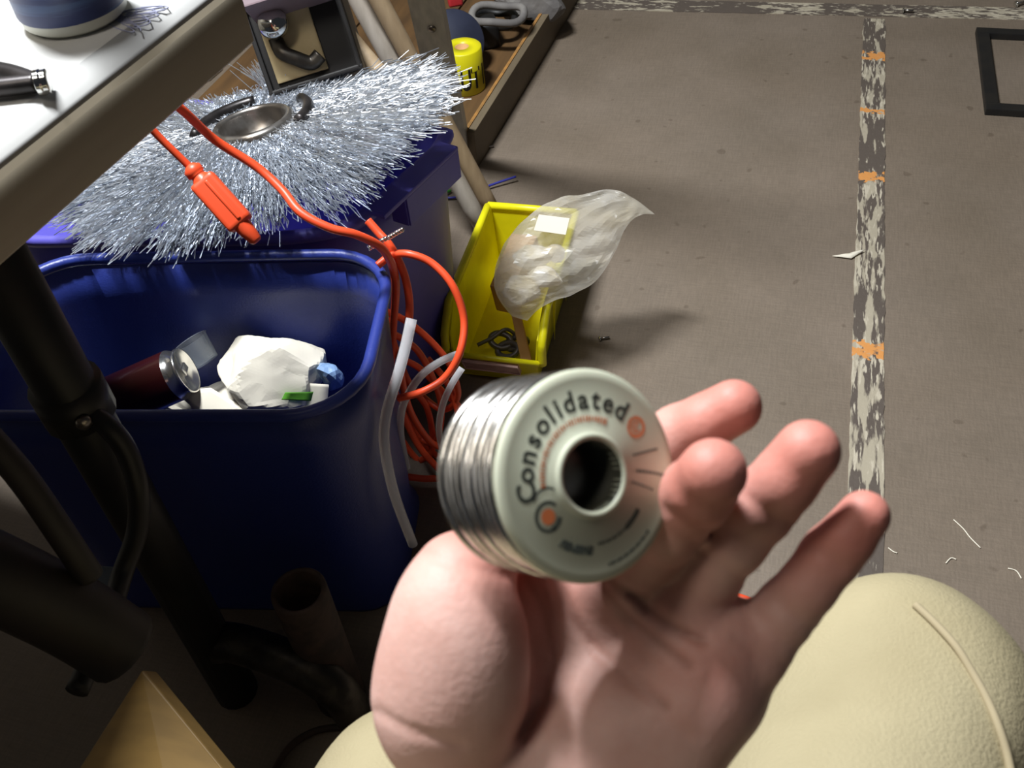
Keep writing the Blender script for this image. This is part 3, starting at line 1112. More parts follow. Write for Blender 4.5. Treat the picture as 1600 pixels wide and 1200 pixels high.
def shelf_clutter():
    # navy round plate-like disc leaning behind the roll
    c = onz(712, 62, 0.12)
    z = np.array([0.55, -0.55, 0.62])
    mesh('sanding_disc', *place(lathe([(0, 0.004), (0.058, 0.004), (0.061, 0.0), (0.058, -0.004), (0, -0.004)], 48), c, frame_from(z)), M['navy'], label='dark navy disc leaning behind the yellow roll', cat='disc')
    p = onz(712, 8, 0.14)
    v, f = box((0.03, 0.02, 0.045), 0.005)
    mesh('red_cap', *place((v, f), p, rotz=0.5), M['red'], label='small red cap above the navy disc', cat='cap')
    # coiled hose / dark machinery
    for k, (px, py, rr, z) in enumerate(((772, 30, 0.045, 0.09), (778, 22, 0.055, 0.12))):
        q = onz(px, py, z)
        P = [q + np.array([rr * math.cos(a), rr * math.sin(a) * 0.8, 0.004 * math.sin(3 * a)]) for a in np.linspace(0, 2 * math.pi, 28, endpoint=False)]
        mesh('hose_coil', *tube(P, 0.008, 10, closed=True), M['grey_cloth' if k else 'black'], label=['lower black hose coil on the low shelf', 'upper grey hose coil on the low shelf'][k], cat='hose')
    q = onz(752, 70, 0.048)
    v, f = box((0.075, 0.06, 0.055), 0.012, 3)
    mesh('motor_block', *place((v, f), q, rotz=0.5), M['black'], label='black lumpy motor block right of the yellow roll', cat='motor')
    q = onz(797, 26, 0.048)
    mesh('bottle_stub', *place(lathe([(0, 0), (0.014, 0), (0.016, 0.01), (0.012, 0.07), (0.007, 0.085), (0.007, 0.1), (0, 0.1)], 24), q), M['black'], label='slim black nozzle standing on the low shelf', cat='nozzle')
    crumple('rag_bundle', onz(826, -2, 0.085), (0.07, 0.06, 0.05), 31, M['grey_cloth'], 'grey bundled bag at the far end of the low shelf', 'bag', 0.2, 4)


shelf_clutter()


# ------------------------------------------------------------------ yellow bin and contents
YC = np.array([-0.428, 0.970, 0.0])
YROT = math.radians(1.5)


def Y(x, y, z):
    c, s = math.cos(YROT), math.sin(YROT)
    return np.array([YC[0] + c * x - s * y, YC[1] + s * x + c * y, z])


def yellow_bin():
    W, L, H, lip = 0.137, 0.272, 0.118, 0.054
    t = empty('parts_bin', Y(W / 2, L / 2, 0), 'open yellow plastic parts bin standing on the floor', 'bin')
    fx, tk = 0.008, 0.0035                              # taper of the sides towards the floor
    # side walls: outline in (y, z), leaning out to the top
    out = [(0.012, 0.002), (L - 0.008, 0.002), (L, H), (0.045, H), (0.008, H - 0.030), (0.002, lip)]

    def side(sign):
        pts_o, pts_i = [], []
        for (y, z) in out:
            q = fx * (1 - z / H)
            xo = q if sign < 0 else W - q
            xi = xo + tk * (1 if sign < 0 else -1)
            pts_o.append(Y(xo, y, z)); pts_i.append(Y(xi, y, z))
        n = len(out)
        V = pts_o + pts_i
        F = [tuple(range(n)), tuple(range(2 * n - 1, n - 1, -1))] + [(i, n + i, n + (i + 1) % n, (i + 1) % n) for i in range(n)]
        if sign < 0:
            F = [tuple(reversed(q)) for q in F]
        return np.array(V), F
    for sg in (-1, 1):
        o = mesh('side_wall', *side(sg), M['yellow'], t, smooth=False)
        bevel_obj(o, 0.001, 2)
        # outward rolled rim following the top and front edge
        xr = -0.003 if sg < 0 else W + 0.003
        P = [Y(xr, L - 0.002, H), Y(xr, 0.05, H), Y(xr, 0.040, H - 0.002), Y(xr, 0.008, H - 0.030), Y(xr, 0.004, H - 0.036), Y(xr, 0.0, lip - 0.004)]
        P2 = []
        for i in range(len(P) - 1):
            for k in range(5):
                P2.append(P[i] + (P[i + 1] - P[i]) * k / 5)
        P2.append(P[-1])
        mesh('rim', *tube(P2, 0.0062, 10), M['yellow'], t)
        # small rib under the rim
        v, f = prism([(0, 0), (0.0, H - 0.02), (0.006 * (1 if sg > 0 else -1), H - 0.02)], 0.004)
        xw = W - 0.002 if sg > 0 else 0.002
        for yy in (0.10, 0.19):
            V = [Y(xw + p[0], yy + p[2], p[1] + 0.004) for p in v]
            mesh('rib', V, f, M['yellow'], t, smooth=False)
    # back wall, floor, front lip with label holder
    V = [Y(0, L, H), Y(W, L, H), Y(W - fx, L - 0.008, 0.002), Y(fx, L - 0.008, 0.002), Y(0, L - tk, H), Y(W, L - tk, H), Y(W - fx, L - 0.008 - tk, 0.002), Y(fx, L - 0.008 - tk, 0.002)]
    F = [(0, 1, 2, 3), (7, 6, 5, 4), (0, 4, 5, 1), (1, 5, 6, 2), (2, 6, 7, 3), (3, 7, 4, 0)]
    mesh('back_wall', V, F, M['yellow'], t, smooth=False)
    mesh('rim', *tube([Y(-0.003, L, H), Y(W / 2, L, H), Y(W + 0.003, L, H)], 0.0062, 10), M['yellow'], t)
    v, f = box((W - 2 * fx, L - 0.02, 0.003))
    mesh('bin_floor', [Y(p[0] + W / 2, p[1] + L / 2 + 0.001, p[2] + 0.001) for p in v], f, M['yellow'], t, smooth=False)
    V = [Y(fx, 0.012, 0.001), Y(W - fx, 0.012, 0.001), Y(W - 0.003, -0.004, lip), Y(0.003, -0.004, lip), Y(fx, 0.015, 0.001), Y(W - fx, 0.015, 0.001), Y(W - 0.003, 0.0, lip), Y(0.003, 0.0, lip)]
    mesh('front_lip', V, [(0, 1, 2, 3), (7, 6, 5, 4), (3, 2, 6, 7), (0, 4, 5, 1), (1, 5, 6, 2), (0, 3, 7, 4)], M['yellow'], t, smooth=False)
    mesh('rim', *tube([Y(0, -0.003, lip), Y(W / 2, -0.003, lip), Y(W, -0.003, lip)], 0.0042, 10), M['yellow'], t)
    hd = [Y(0.022, -0.0055, lip - 0.006), Y(0.105, -0.0055, lip - 0.006), Y(0.107, 0.001, lip - 0.026), Y(0.024, 0.001, lip - 0.026)]
    nrm = np.array([0, -0.003, -0.0008])
    V = [p + nrm for p in hd] + [p - nrm for p in hd]
    mesh('label_holder', V, [(0, 1, 2, 3), (7, 6, 5, 4), (0, 4, 5, 1), (1, 5, 6, 2), (2, 6, 7, 3), (3, 7, 4, 0)], M['pink_label'], t, smooth=False, label='faded pink paper label in its holder')
    P = [p + nrm * 1.2 for p in hd]
    P2 = []
    for i in range(4):
        for k in range(6):
            P2.append(P[i] + (P[(i + 1) % 4] - P[i]) * k / 6)
    mesh('label_frame', *tube(P2, 0.0012, 6, closed=True), M['pink_label'], t)


yellow_bin()


def slab(name, corners, thick, material, **kw):
    """board from four corners with real thickness (downwards along its normal)"""
    P = [np.array(p, float) for p in corners]
    n = np.cross(P[1] - P[0], P[3] - P[0]); n /= np.linalg.norm(n)
    V = P + [p - n * thick for p in P]
    o = mesh(name, V, [(0, 1, 2, 3), (7, 6, 5, 4), (0, 4, 5, 1), (1, 5, 6, 2), (2, 6, 7, 3), (3, 7, 4, 0)], material, smooth=False, **kw)
    bevel_obj(o, min(0.0015, thick * 0.3))
    return o


# card box piece under the bag and a bent card strip
slab('card_box', [Y(0.038, 0.11, 0.092), Y(0.075, 0.10, 0.096), Y(0.085, 0.23, 0.10), Y(0.042, 0.235, 0.096)], 0.05, M['card'], label='light brown cardboard box end under the plastic bag', cat='box')
slab('wood_strip', [Y(0.066, 0.105, 0.085), Y(0.080, 0.105, 0.085), Y(0.122, 0.022, 0.012), Y(0.106, 0.018, 0.012)], 0.006, M['card'], label='tan wooden strip slanting down inside the yellow bin', cat='wood strip')
for k, (x, y, z, tl) in enumerate(((0.075, 0.05, 0.022, 0.5), (0.062, 0.062, 0.028, -0.4), (0.086, 0.062, 0.026, 0.9))):
    P = [Y(x, y, z) + np.array([0.016 * math.cos(a), 0.010 * math.sin(a), 0.006 * math.sin(a + tl)]) for a in np.linspace(0, 2 * math.pi, 22, endpoint=False)]
    mesh('grey_ring', *tube(P, 0.0048, 8, closed=True), M['grey_wash'], label=['grey metal ring nearest the lip of the yellow bin', 'grey ring at the left of the three in the yellow bin', 'grey ring against the tan strip in the yellow bin'][k], cat='ring', group='grey rings in the yellow bin')
mesh('grey_ring', *ctube([Y(0.03, 0.045, 0.03), Y(0.05, 0.06, 0.034), Y(0.07, 0.075, 0.04), Y(0.095, 0.07, 0.02)], 0.003, 8, 8), M['grey_wash'], label='thin grey metal rod lying across the yellow bin', cat='rod').name = 'grey_rod'


def plastic_bag():
    base = Y(0.095, 0.1, 0.075)
    t = empty('plastic_bag', base, 'milky plastic bag sticking out of the yellow bin', 'bag')
    # both edges of the flattened bag from its bulging bottom to the thin open end, depth, half thickness
    st = [(800, 494, 824, 501, 1.392, .004), (783, 474, 838, 486, 1.388, .018), (772, 448, 860, 474, 1.384, .028), (776, 412, 896, 460, 1.380, .033), (792, 376, 934, 436, 1.377, .030),
          (824, 338, 957, 402, 1.374, .024), (868, 314, 970, 374, 1.372, .016), (916, 302, 982, 350, 1.370, .010), (958, 298, 993, 340, 1.372, .006), (990, 310, 1005, 334, 1.378, .003), (1016, 329, 1023, 335, 1.384, .0015)]
    st = catmull([list(q) for q in st], 7)
    nseg = 48
    rings = []
    for x0, y0, x1, y1, dp, th in st:
        a = at(x0, y0, dp); b = at(x1, y1, dp)
        ring = []
        for q in range(nseg):
            an = 2 * math.pi * q / nseg
            u = 0.5 - 0.5 * math.cos(an)
            ring.append(a * (1 - u) + b * u + B_ * max(th, 0.0012) * math.sin(an) * (0.75 + 0.25 * abs(math.sin(an))))
        rings.append(np.array(ring))
    V, F = loft(rings, (True, True))
    n_r = len(rings)
    rowi = np.repeat(np.arange(n_r), nseg)
    env = np.clip(np.minimum(rowi / 5, (n_r - 1 - rowi) / 10), 0, 1)
    # sharp creases: folded noise, partly running along the bag
    ax = at(1000, 320, 1.37) - at(800, 480, 1.37); ax /= np.linalg.norm(ax)
    W = V - np.outer(V @ ax, ax) * 0.7
    fold = lambda q: 1 - np.abs(q) * 2
    nz = fold(vnoise(W, 130, 5)) * 0.0045 + fold(vnoise(V, 150, 9)) * 0.0028 + fold(vnoise(W, 330, 3)) * 0.0013
    sgn = np.sign(np.sin(2 * math.pi * np.tile(np.arange(nseg), n_r) / nseg) + 1e-6)
    V = V + B_ * (nz * env * sgn)[:, None] + U_ * (vnoise(V, 140, 15) * 0.0022 * env)[:, None]
    mesh('bag_film', V, F, M['bag'], t, smooth=False)
    # cream filling seen through the film
    ci = 18
    for k, (px, py, rx, seed) in enumerate(((815, 455, 0.026, 3), (850, 430, 0.024, 4), (830, 400, 0.026, 7), (868, 395, 0.018, 8))):
        crumple('filling', at(px, py, 1.385), (rx, rx * 0.8, rx * 0.7), 40 + seed, M['bag_fill'], None, None, 0.3, 3, parent=t)
    P = [at(834, 360, 1.33), at(842, 335, 1.33), at(890, 341, 1.33), at(884, 367, 1.33)]
    slab('paper_label', [P[3], P[2], P[1], P[0]], 0.0008, M['paper'], parent=t, label='white paper label seen through the bag')


plastic_bag()

# ------------------------------------------------------------------ cords, tubing, wire bits
mesh('extension_cord', *ctube([at(225, 125, 0.90), at(285, 172, 0.94), at(335, 218, 0.98), at(400, 260, 1.0), at(440, 296, 1.0), at(470, 332, 0.99), at(515, 356, 0.99), at(560, 368, 1.0), at(600, 392, 1.03),
                               at(618, 440, 1.09), at(614, 520, 1.2), at(614, 600, 1.28), at(650, 690, 1.33), at(690, 740, 1.33), at(672, 748, 1.33), at(636, 745, 1.33)], 0.0046, 10, 10), M['orange'],
     label='orange cord running over the wire brush and down behind the blue bin', cat='cord')
mesh('extension_cord', *ctube([at(575, 345, 1.06), at(590, 362, 1.06), at(612, 388, 1.06), at(632, 430, 1.08), at(640, 480, 1.1), at(634, 530, 1.12), at(625, 570, 1.18), at(640, 640, 1.26), at(672, 690, 1.32), at(700, 700, 1.33)], 0.0046, 10, 10), M['orange'],
     label='thicker orange cord from the tote corner into the clear tube', cat='cord')
mesh('cord_loop', *ctube([at(590, 415, 1.06), at(612, 399, 1.06), at(640, 397, 1.05), at(676, 412, 1.05), at(708, 448, 1.05), at(725, 500, 1.06), at(718, 552, 1.06), at(695, 590, 1.07), at(660, 612, 1.07), at(622, 622, 1.08)], 0.0042, 10, 10), M['orange'],
     label='big orange cord loop overlapping the corner of the yellow bin', cat='cord')
coils = [
    [(600, 485, 1.2), (640, 505, 1.22), (680, 540, 1.24), (705, 575, 1.26), (715, 620, 1.3), (690, 640, 1.34), (650, 610, 1.35)],
    [(612, 520, 1.22), (650, 545, 1.25), (676, 590, 1.28), (690, 640, 1.32), (680, 690, 1.36), (650, 680, 1.37), (632, 640, 1.37)],
    [(625, 560, 1.3), (655, 575, 1.3), (690, 610, 1.31), (720, 640, 1.33), (735, 690, 1.36)],
    [(640, 655, 1.36), (660, 690, 1.37), (690, 715, 1.38), (720, 700, 1.38), (730, 660, 1.38)],
    [(606, 500, 1.2), (618, 545, 1.26), (640, 600, 1.31), (668, 640, 1.34), (676, 700, 1.37), (656, 720, 1.38)],
    [(630, 690, 1.38), (650, 716, 1.385), (690, 752, 1.385), (720, 770, 1.385)],
    [(645, 870, 1.31), (655, 838, 1.32), (680, 806, 1.33), (720, 780, 1.34), (780, 770, 1.35)],
    [(668, 560, 1.3), (700, 600, 1.3), (716, 650, 1.32), (708, 700, 1.36), (690, 730, 1.38)],
]
names = ['uppermost tangled orange cord coil', 'second tangled orange coil below the loop', 'orange coil end reaching toward the spool', 'flat orange coil on the floor left of the spool',
         'orange coil hugging the blue bin side', 'straight orange cord end on the floor', 'lowest orange cord arc above the thumb', 'rightmost orange coil behind the clear tube']
for P, nm in zip(coils, names):
    mesh('cord_coil', *ctube([at(*p) for p in P], 0.0044, 8, 9), M['orange'], label=nm, cat='cord', group='tangled orange cord between the bins')
pe = at(1168, 939, 1.30)
pe[2] = 0.006
mesh('cord_end', *ctube([onz(1120, 935, 0.006), onz(1150, 933, 0.006), onz(1172, 940, 0.006)], 0.005, 6, 8), M['orange'], label='small orange cord end seen between ring and little finger', cat='cord')


def connector():
    a = at(300, 264, 0.94); b = at(388, 362, 0.95)
    d = (b - a); L = np.linalg.norm(d); z = d / L
    fr = frame_from(z, R_ * 0.7 - U_ * -0.7)
    t = empty('cord_connector', a, 'orange cord with a chunky inline connector on the brush', 'connector')
    mesh('cord', *ctube([at(200, 160, 0.90), at(243, 208, 0.92), at(270, 235, 0.93), a], 0.0036, 8, 10), M['orange'], t)
    prof = [(0.0045, -0.004), (0.009, 0.0), (0.009, 0.006), (0.0065, 0.008), (0.0085, 0.011), (0.010, 0.016)]
    mesh('strain_relief', *place(lathe(prof, 18), a, fr), M['orange'], t)
    v, f = box((0.026, 0.020, L * 0.72), 0.005, 3)
    mesh('connector_body', *place(place((v, f), (0, 0, 0.013)), a, fr), M['orange'], t)
    v, f = box((0.004, 0.0225, L * 0.60), 0.0015, 2)
    mesh('grip_rib', *place(place((v, f), (0.003, 0, 0.018)), a, fr), M['orange'], t)
    v, f = lathe([(0.009, 0), (0.008, 0.008), (0.006, 0.02), (0.0045, 0.022), (0, 0.022)], 16)
    mesh('boot', *place(place((v, f), (0, 0, 0.012 + L * 0.72)), a, fr), M['orange'], t)


connector()


def clear_tube(P, r, label):
    mesh('clear_tubing', *ctube([at(*p) for p in P], r, 10, 12, caps=False), M['clear_tube'], label=label, cat='tubing')


clear_tube([(643, 498, 1.02), (634, 540, 1.02), (622, 585, 1.02), (605, 640, 1.03), (600, 685, 1.04), (608, 740, 1.06), (622, 790, 1.09), (645, 850, 1.14)], 0.0058, 'longest clear plastic tube hanging beside the blue bin')
clear_tube([(720, 552, 1.16), (690, 564, 1.14), (660, 585, 1.13), (640, 612, 1.13), (628, 640, 1.14), (626, 680, 1.18), (636, 730, 1.25)], 0.0046, 'middle clear tube bending toward the yellow bin')
clear_tube([(722, 575, 1.2), (706, 600, 1.2), (692, 632, 1.2), (686, 668, 1.22), (690, 700, 1.26)], 0.0042, 'short clear tube nearest the spool')


def twist(a, b, label):
    a = np.array(a); b = np.array(b)
    z = (b - a); L = np.linalg.norm(z); fr = frame_from(z)
    parts = []
    for ph in (0, math.pi):
        P = [np.array([0.0016 * math.cos(q * 9 + ph), 0.0016 * math.sin(q * 9 + ph), q / 2 * L]) for q in np.linspace(0, 2, 40)]
        parts.append(place(tube(P, 0.0015, 6), a, fr))
    mesh('twisted_wire', *merge(parts), M['chrome'], label=label, cat='wire')


twist(at(576, 388, 1.04), at(604, 372, 1.04), 'left twisted silver wire tie on the orange cord')
twist(at(606, 372, 1.045), at(630, 358, 1.045), 'right twisted silver wire tie on the orange cord')

mesh('blue_wire', *ctube([onz(672, 308, 0.005), onz(705, 309, 0.005), onz(735, 303, 0.006), onz(765, 290, 0.008), onz(806, 276, 0.012)], 0.0022, 8, 8), M['wire_blue'], label='blue insulated wire on the floor behind the handles', cat='wire')
mesh('green_wire', *ctube([onz(672, 300, 0.005), onz(688, 302, 0.01), onz(704, 298, 0.005)], 0.003, 8, 8), M['wire_green'], label='short green wire beside the violet tote', cat='wire')


# ------------------------------------------------------------------ floor bits
def screw(px, py, ang, label, r=0.004, L=0.014):
    p = onz(px, py, r)
    d = np.array([math.cos(ang), math.sin(ang), 0])
    t = empty('screw', p, label, 'screw')
    mesh('shaft', *tube([p, p + d * L], r * 0.45, 8), M['hub'], t)
    mesh('head', *place(lathe([(0, -0.003), (r * 0.7, -0.0025), (r, -0.001), (r, 0), (0, 0)], 12), p, frame_from(d)), M['chrome'], t)


screw(938, 529, 0.4, 'loose screw on the floor right of the yellow bin', 0.004)
screw(1412, 16, 0.0, 'shiny screw lying on the far crossing strip', 0.007, 0.02)
screw(1588, 6, 0.6, 'small pale screw at the top right corner', 0.007, 0.02)
screw(760, 230, 0.5, 'small bent screw beside the shelf ledge', 0.004)
sheet('plastic_shred', [onz(1300, 400, 0.003), onz(1325, 396, 0.006), onz(1352, 390, 0.006), onz(1330, 404, 0.003)], 4, 3, 0.001, 5, M['paper'], label='thin white plastic shred touching the floor strip', cat='shred')
for k, (P, lab) in enumerate((
        ([(1490, 812), (1505, 826), (1516, 840), (1532, 856)], 'longest white thread on the floor at the right'),
        ([(1575, 888), (1588, 892), (1596, 904)], 'short white thread near the right border'),
        ([(1478, 880), (1486, 872), (1494, 874)], 'faint curled thread left of the long one'),
        ([(1388, 856), (1396, 862), (1402, 864)], 'tiny thread beside the worn strip'))):
    mesh('thread', *ctube([onz(x, y, 0.0012) for x, y in P], 0.0008, 6, 5), M['paper'], label=lab, cat='thread')


# black flat frame
def floor_frame():
    a = onz(1523, 52, 0); b = onz(1538, 180, 0)
    d = a - b
    L = np.linalg.norm(d) + 0.0
    ang = math.atan2(d[1], d[0]) - math.pi / 2
    t = empty('metal_frame', b, 'black rectangular metal frame lying flat on the floor', 'frame')
    W = 0.55
    bw, bh = 0.024, 0.014
    ux = np.array([math.cos(ang), math.sin(ang), 0]); uy = np.array([-math.sin(ang), math.cos(ang), 0])
    for c, sx, sy in ((ux * W / 2 + uy * bw / 2, W, bw), (ux * W / 2 + uy * (L - bw / 2), W, bw), (ux * bw / 2 + uy * L / 2, bw, L - 2 * bw), (ux * (W - bw / 2) + uy * L / 2, bw, L - 2 * bw)):
        mesh('frame_bar', *place(box((sx, sy, bh), 0.002), b + c, rotz=ang), M['black'], t, smooth=False)


floor_frame()


# ------------------------------------------------------------------ dark things under the desk
def pipe():
    top = onz(466, 922, 0.22)
    ro, ri = 0.028, 0.022
    mesh('pipe', *place(lathe([(ri, 0), (ro, 0), (ro, 0.218), (ro - 0.002, 0.22), (ri + 0.002, 0.22), (ri, 0.218), (ri, 0)], 36), (top[0], top[1], 0.0)), M['rust'], label='rusty open pipe standing on the floor under the desk', cat='pipe')


pipe()
c0 = at(222, 1046, 0.74)
slab('tan_board', [at(222, 1046, 0.72), at(60, 1300, 0.70), at(300, 1420, 0.60), at(420, 1290, 0.66)], 0.018, M['tan'], label='tan yellow board corner at the bottom left', cat='board')
mesh('bench_rail', *ctube([at(-120, 850, 0.68), at(0, 905, 0.70), at(110, 960, 0.73), at(190, 1010, 0.76)], 0.030, 8, 16), M['dark_brown'], label='dark brown rounded rail at the left border', cat='rail')
slab('plastic_lid', [at(60, 985, 0.83), at(178, 975, 0.83), at(178, 885, 0.86), at(92, 880, 0.86)], 0.004, M['plastic_lid'], label='pale grey plastic tray corner behind the dark rail', cat='lid')  # lid of a plastic container, lying loose
mesh('black_hose', *ctube([at(128, 640, 0.80), at(170, 668, 0.80), at(200, 710, 0.81), at(216, 770, 0.82), at(214, 830, 0.84), at(190, 900, 0.84), at(165, 980, 0.8), at(120, 1080, 0.76)], 0.009, 8, 12), M['black'], label='black hose curving down beside the desk leg', cat='hose')
mesh('stool_bar', *ctube([at(-60, 640, 0.66), at(30, 740, 0.68), at(100, 840, 0.70), at(140, 900, 0.72)], 0.010, 8, 12), M['dark_brown'], label='thin dark bar slanting at the left border', cat='bar')
mesh('floor_cable', *ctube([onz(560, 1135, 0.005), onz(500, 1140, 0.005), onz(455, 1165, 0.005), onz(425, 1210, 0.005)], 0.004, 8, 8), M['rust'], label='thin brown cable on the floor beside the knee', cat='cable')


# ------------------------------------------------------------------ solder spool
SF = np.array([912.0, 741.0])
sp_front = at(923, 743, 0.262)


def cam_dir(x, y, z):
    v = x * R_ - y * U_ - z * B_
    return v / np.linalg.norm(v)


SP_AX = cam_dir(0.50, -0.06, -0.86)                       # rear -> front flange
SP_X = cam_dir(0.85, 0, 0.52)


def spool():
    D, L = 0.0565, 0.0370
    ro = D / 2
    fr = frame_from(SP_AX, SP_X)
    o0 = sp_front - SP_AX * L                               # rear outer face
    t = empty('solder_spool', o0, 'pale spool of thick solder wire held in the hand', 'spool')
    hi, hc = 0.0092, 0.0112
    ft = 0.0026
    # front flange: disc with a rounded rim and a raised collar around the hole
    prof = [(hi + 0.0005, L - ft), (ro - 0.0012, L - ft), (ro, L - ft + 0.001), (ro, L - 0.0012), (ro - 0.0010, L - 0.0002), (ro - 0.0028, L), (hc + 0.0008, L - 0.0001), (hc, L + 0.0012), (hc - 0.0007, L + 0.0017), (hi + 0.0004, L + 0.0014), (hi, L + 0.0006), (hi, L - ft)]
    mesh('flange', *place(lathe(prof, 72), o0, fr), M['spool'], t)
    rq = ro - 0.0034
    prof = [(hi, 0), (rq - 0.001, 0), (rq, 0.001), (rq, ft - 0.001), (rq - 0.001, ft), (hi, ft)]
    mesh('flange', *place(lathe(prof, 72, True), o0, fr), M['spool'], t)
    mesh('core', *place(lathe([(hi, 0.0005), (hi, L + 0.001), (hi + 0.002, L - 0.0005), (hi + 0.002, 0.0005)], 40, True), o0, fr), M['spool_core'], t)
    # solder: a helix in the outer layer and one just below it
    dw = 0.0034
    z0, z1 = ft * 0.3 + dw / 2, L - ft - dw / 2
    turns = (z1 - z0) / dw
    n = int(turns * 44)
    P = []
    for i in range(n + 1):
        s = i / n
        a = 2 * math.pi * turns * s + 0.8
        rr = ro - dw / 2 - 0.0002 + 0.00035 * math.sin(a * 0.37 + 1)
        P.append((rr * math.cos(a), rr * math.sin(a), z0 + (z1 - z0) * s + 0.0003 * math.sin(a * 1.3)))
    mesh('solder_wire', *place(tube(P, dw / 2 * 1.02, 10), o0, fr), M['solder'], t)
    mesh('inner_winding', *place(lathe([(hi + 0.002, ft), (ro - dw * 0.8, ft), (ro - dw * 0.8, L - ft), (hi + 0.002, L - ft)], 40, True), o0, fr), M['solder'], t)

    # printing on the flange
    def arc_text(word, r, a_start, step, size, bold, zoff=0.00006, widths=None, sx=1.0):
        parts = []
        a = a_start
        for i, ch in enumerate(word):
            v, f = text_mesh(ch, size, 0.00004, bold)
            st_ = step * (0.62 if ch in 'il' else 1.0 if ch not in 't' else 0.8)
            a -= st_ / 2
            c_, s_ = math.cos(a), math.sin(a)
            x = v[:, 0] * sx; y = v[:, 1]
            px = (r + y) * c_ + x * s_
            py = (r + y) * s_ - x * c_
            parts.append((np.stack([px, py, np.full(len(px), L + zoff) + v[:, 2]], 1), f))
            a -= st_ / 2
        return merge(parts)
    # angle 90 deg = up in the picture, 180 = left (measured in the flange plane)
    def flip(vf):
        return vf
    v, f = arc_text('Consolidated', 0.0176, math.radians(197), math.radians(13.2), 0.0076, 0.00020)
    mesh('lettering', *place((v, f), o0, fr_text(fr)), M['ink'], t, smooth=False, label='black arched word')
    # small orange line of print: short strokes, too small to read
    r_ = np.random.default_rng(2)
    parts = []
    for k in range(34):
        a = math.radians(188 - 3.6 * k)
        hh = 0.0017 * r_.uniform(0.75, 1.1)
        b = place(box((hh, 0.00045 + 0.0002 * (k % 3 == 0), 0.00008)), (0.0150, 0, L + 0.00003))
        c_, s_ = math.cos(a), math.sin(a)
        q = np.array(b[0])
        parts.append((np.stack([q[:, 0] * c_ - q[:, 1] * s_, q[:, 0] * s_ + q[:, 1] * c_, q[:, 2]], 1), b[1]))
    mesh('fine_print', *place(merge(parts), o0, fr_text(fr)), M['ink_orange'], t, smooth=False, label='tiny orange print around the hole')
    # emblems
    def ringmark(cx, cy, ri, ro_, a0, a1, nn=40):
        V, F = [], []
        for i in range(nn + 1):
            a = a0 + (a1 - a0) * i / nn
            V += [(cx + ri * math.cos(a), cy + ri * math.sin(a), L + 0.0001), (cx + ro_ * math.cos(a), cy + ro_ * math.sin(a), L + 0.0001)]
            if i:
                F.append((2 * i - 2, 2 * i - 1, 2 * i + 1, 2 * i))
        return np.array(V), F
    T2 = 2 * math.pi
    ex, ey = 0.0197 * math.cos(math.radians(39)), 0.0197 * math.sin(math.radians(39))
    mesh('emblem', *place(merge([ringmark(ex, ey, 0.0021, 0.0030, 0, T2), ringmark(ex, ey, 0.0010, 0.0016, 0.6, T2 - 0.6), ringmark(ex, ey, 0, 0.0005, 0, T2)]), o0, fr_text(fr)), M['ink_orange'], t, smooth=False, label='orange ring emblem')
    ex, ey = 0.0168 * math.cos(math.radians(216)), 0.0168 * math.sin(math.radians(216))
    mesh('emblem', *place(merge([ringmark(ex, ey, 0, 0.0021, 0, T2)]), o0, fr_text(fr)), M['ink_orange'], t, smooth=False, label='orange dot emblem')
    mesh('emblem', *place(merge([ringmark(ex, ey, 0.0032, 0.0041, 0.9, T2 - 0.9), ringmark(ex, ey, 0.0028, 0.0040, 5.0, 6.2), ringmark(ex, ey + 0.003, 0.0040, 0.0047, 0.4, 2.9)]), o0, fr_text(fr)), M['ink'], t, smooth=False, label='black ring around the orange dot')
    # worn illegible black print along the right and the bottom
    parts = []

    def mark(r, deg, length, wd, rot=0.0):
        b = place(box((wd, length, 0.00008)), (0, 0, L + 0.00003))
        q = np.array(b[0])
        c_, s_ = math.cos(rot), math.sin(rot)
        q[:, 0], q[:, 1] = q[:, 0] * c_ - q[:, 1] * s_, q[:, 0] * s_ + q[:, 1] * c_
        q[:, 0] += r
        a = math.radians(deg)
        c_, s_ = math.cos(a), math.sin(a)
        parts.append((np.stack([q[:, 0] * c_ - q[:, 1] * s_, q[:, 0] * s_ + q[:, 1] * c_, q[:, 2]], 1), b[1]))
    mark(0.0190, 17, 0.0085, 0.0005, 1.45)
    for k in range(8):
        mark(0.0155 + 0.0012 * k, 2 - 0.6 * k, 0.0009, 0.0007, 0.3 * k)
    for k in range(6):
        mark(0.0140 + 0.0013 * k, -10 - 0.6 * k, 0.0007, 0.0006, 0.5 * k)
    for k in range(9):
        mark(0.0195, 240 + 3.4 * k, 0.0006 + 0.0004 * (k % 3), 0.0024, 0.25 * (k % 4 - 1))
    for k in range(16):
        mark(0.0180, 276 + 3.3 * k, 0.0007 if k < 10 else 0.0012, 0.0006 + (0.0008 if k > 9 else 0.0002 * (k % 2)))
    for k in range(14):
        mark(0.0240, 282 + 2.8 * k, 0.0008, 0.0006 + 0.0003 * (k % 2))
    mesh('worn_print', *place(merge(parts), o0, fr_text(fr)), M['ink'], t, smooth=False, label='worn black print at the right and bottom')
    return o0, fr, L, ro


def fr_text(fr):
    """flange plane axes so that text angle 90 deg points up in the picture"""
    z = fr[2]
    up = U_ - z * (U_ @ z)
    up /= np.linalg.norm(up)
    x = np.cross(up, z)
    return np.array([x, up, z])


spool()


# ------------------------------------------------------------------ person: hand, forearm, trousers
def c3(px, py, d):
    """camera-frame coordinates (right, down, forward)"""
    return np.array([(px - 800) / FPX * d, (py - 600) / FPX * d, d], np.float32)


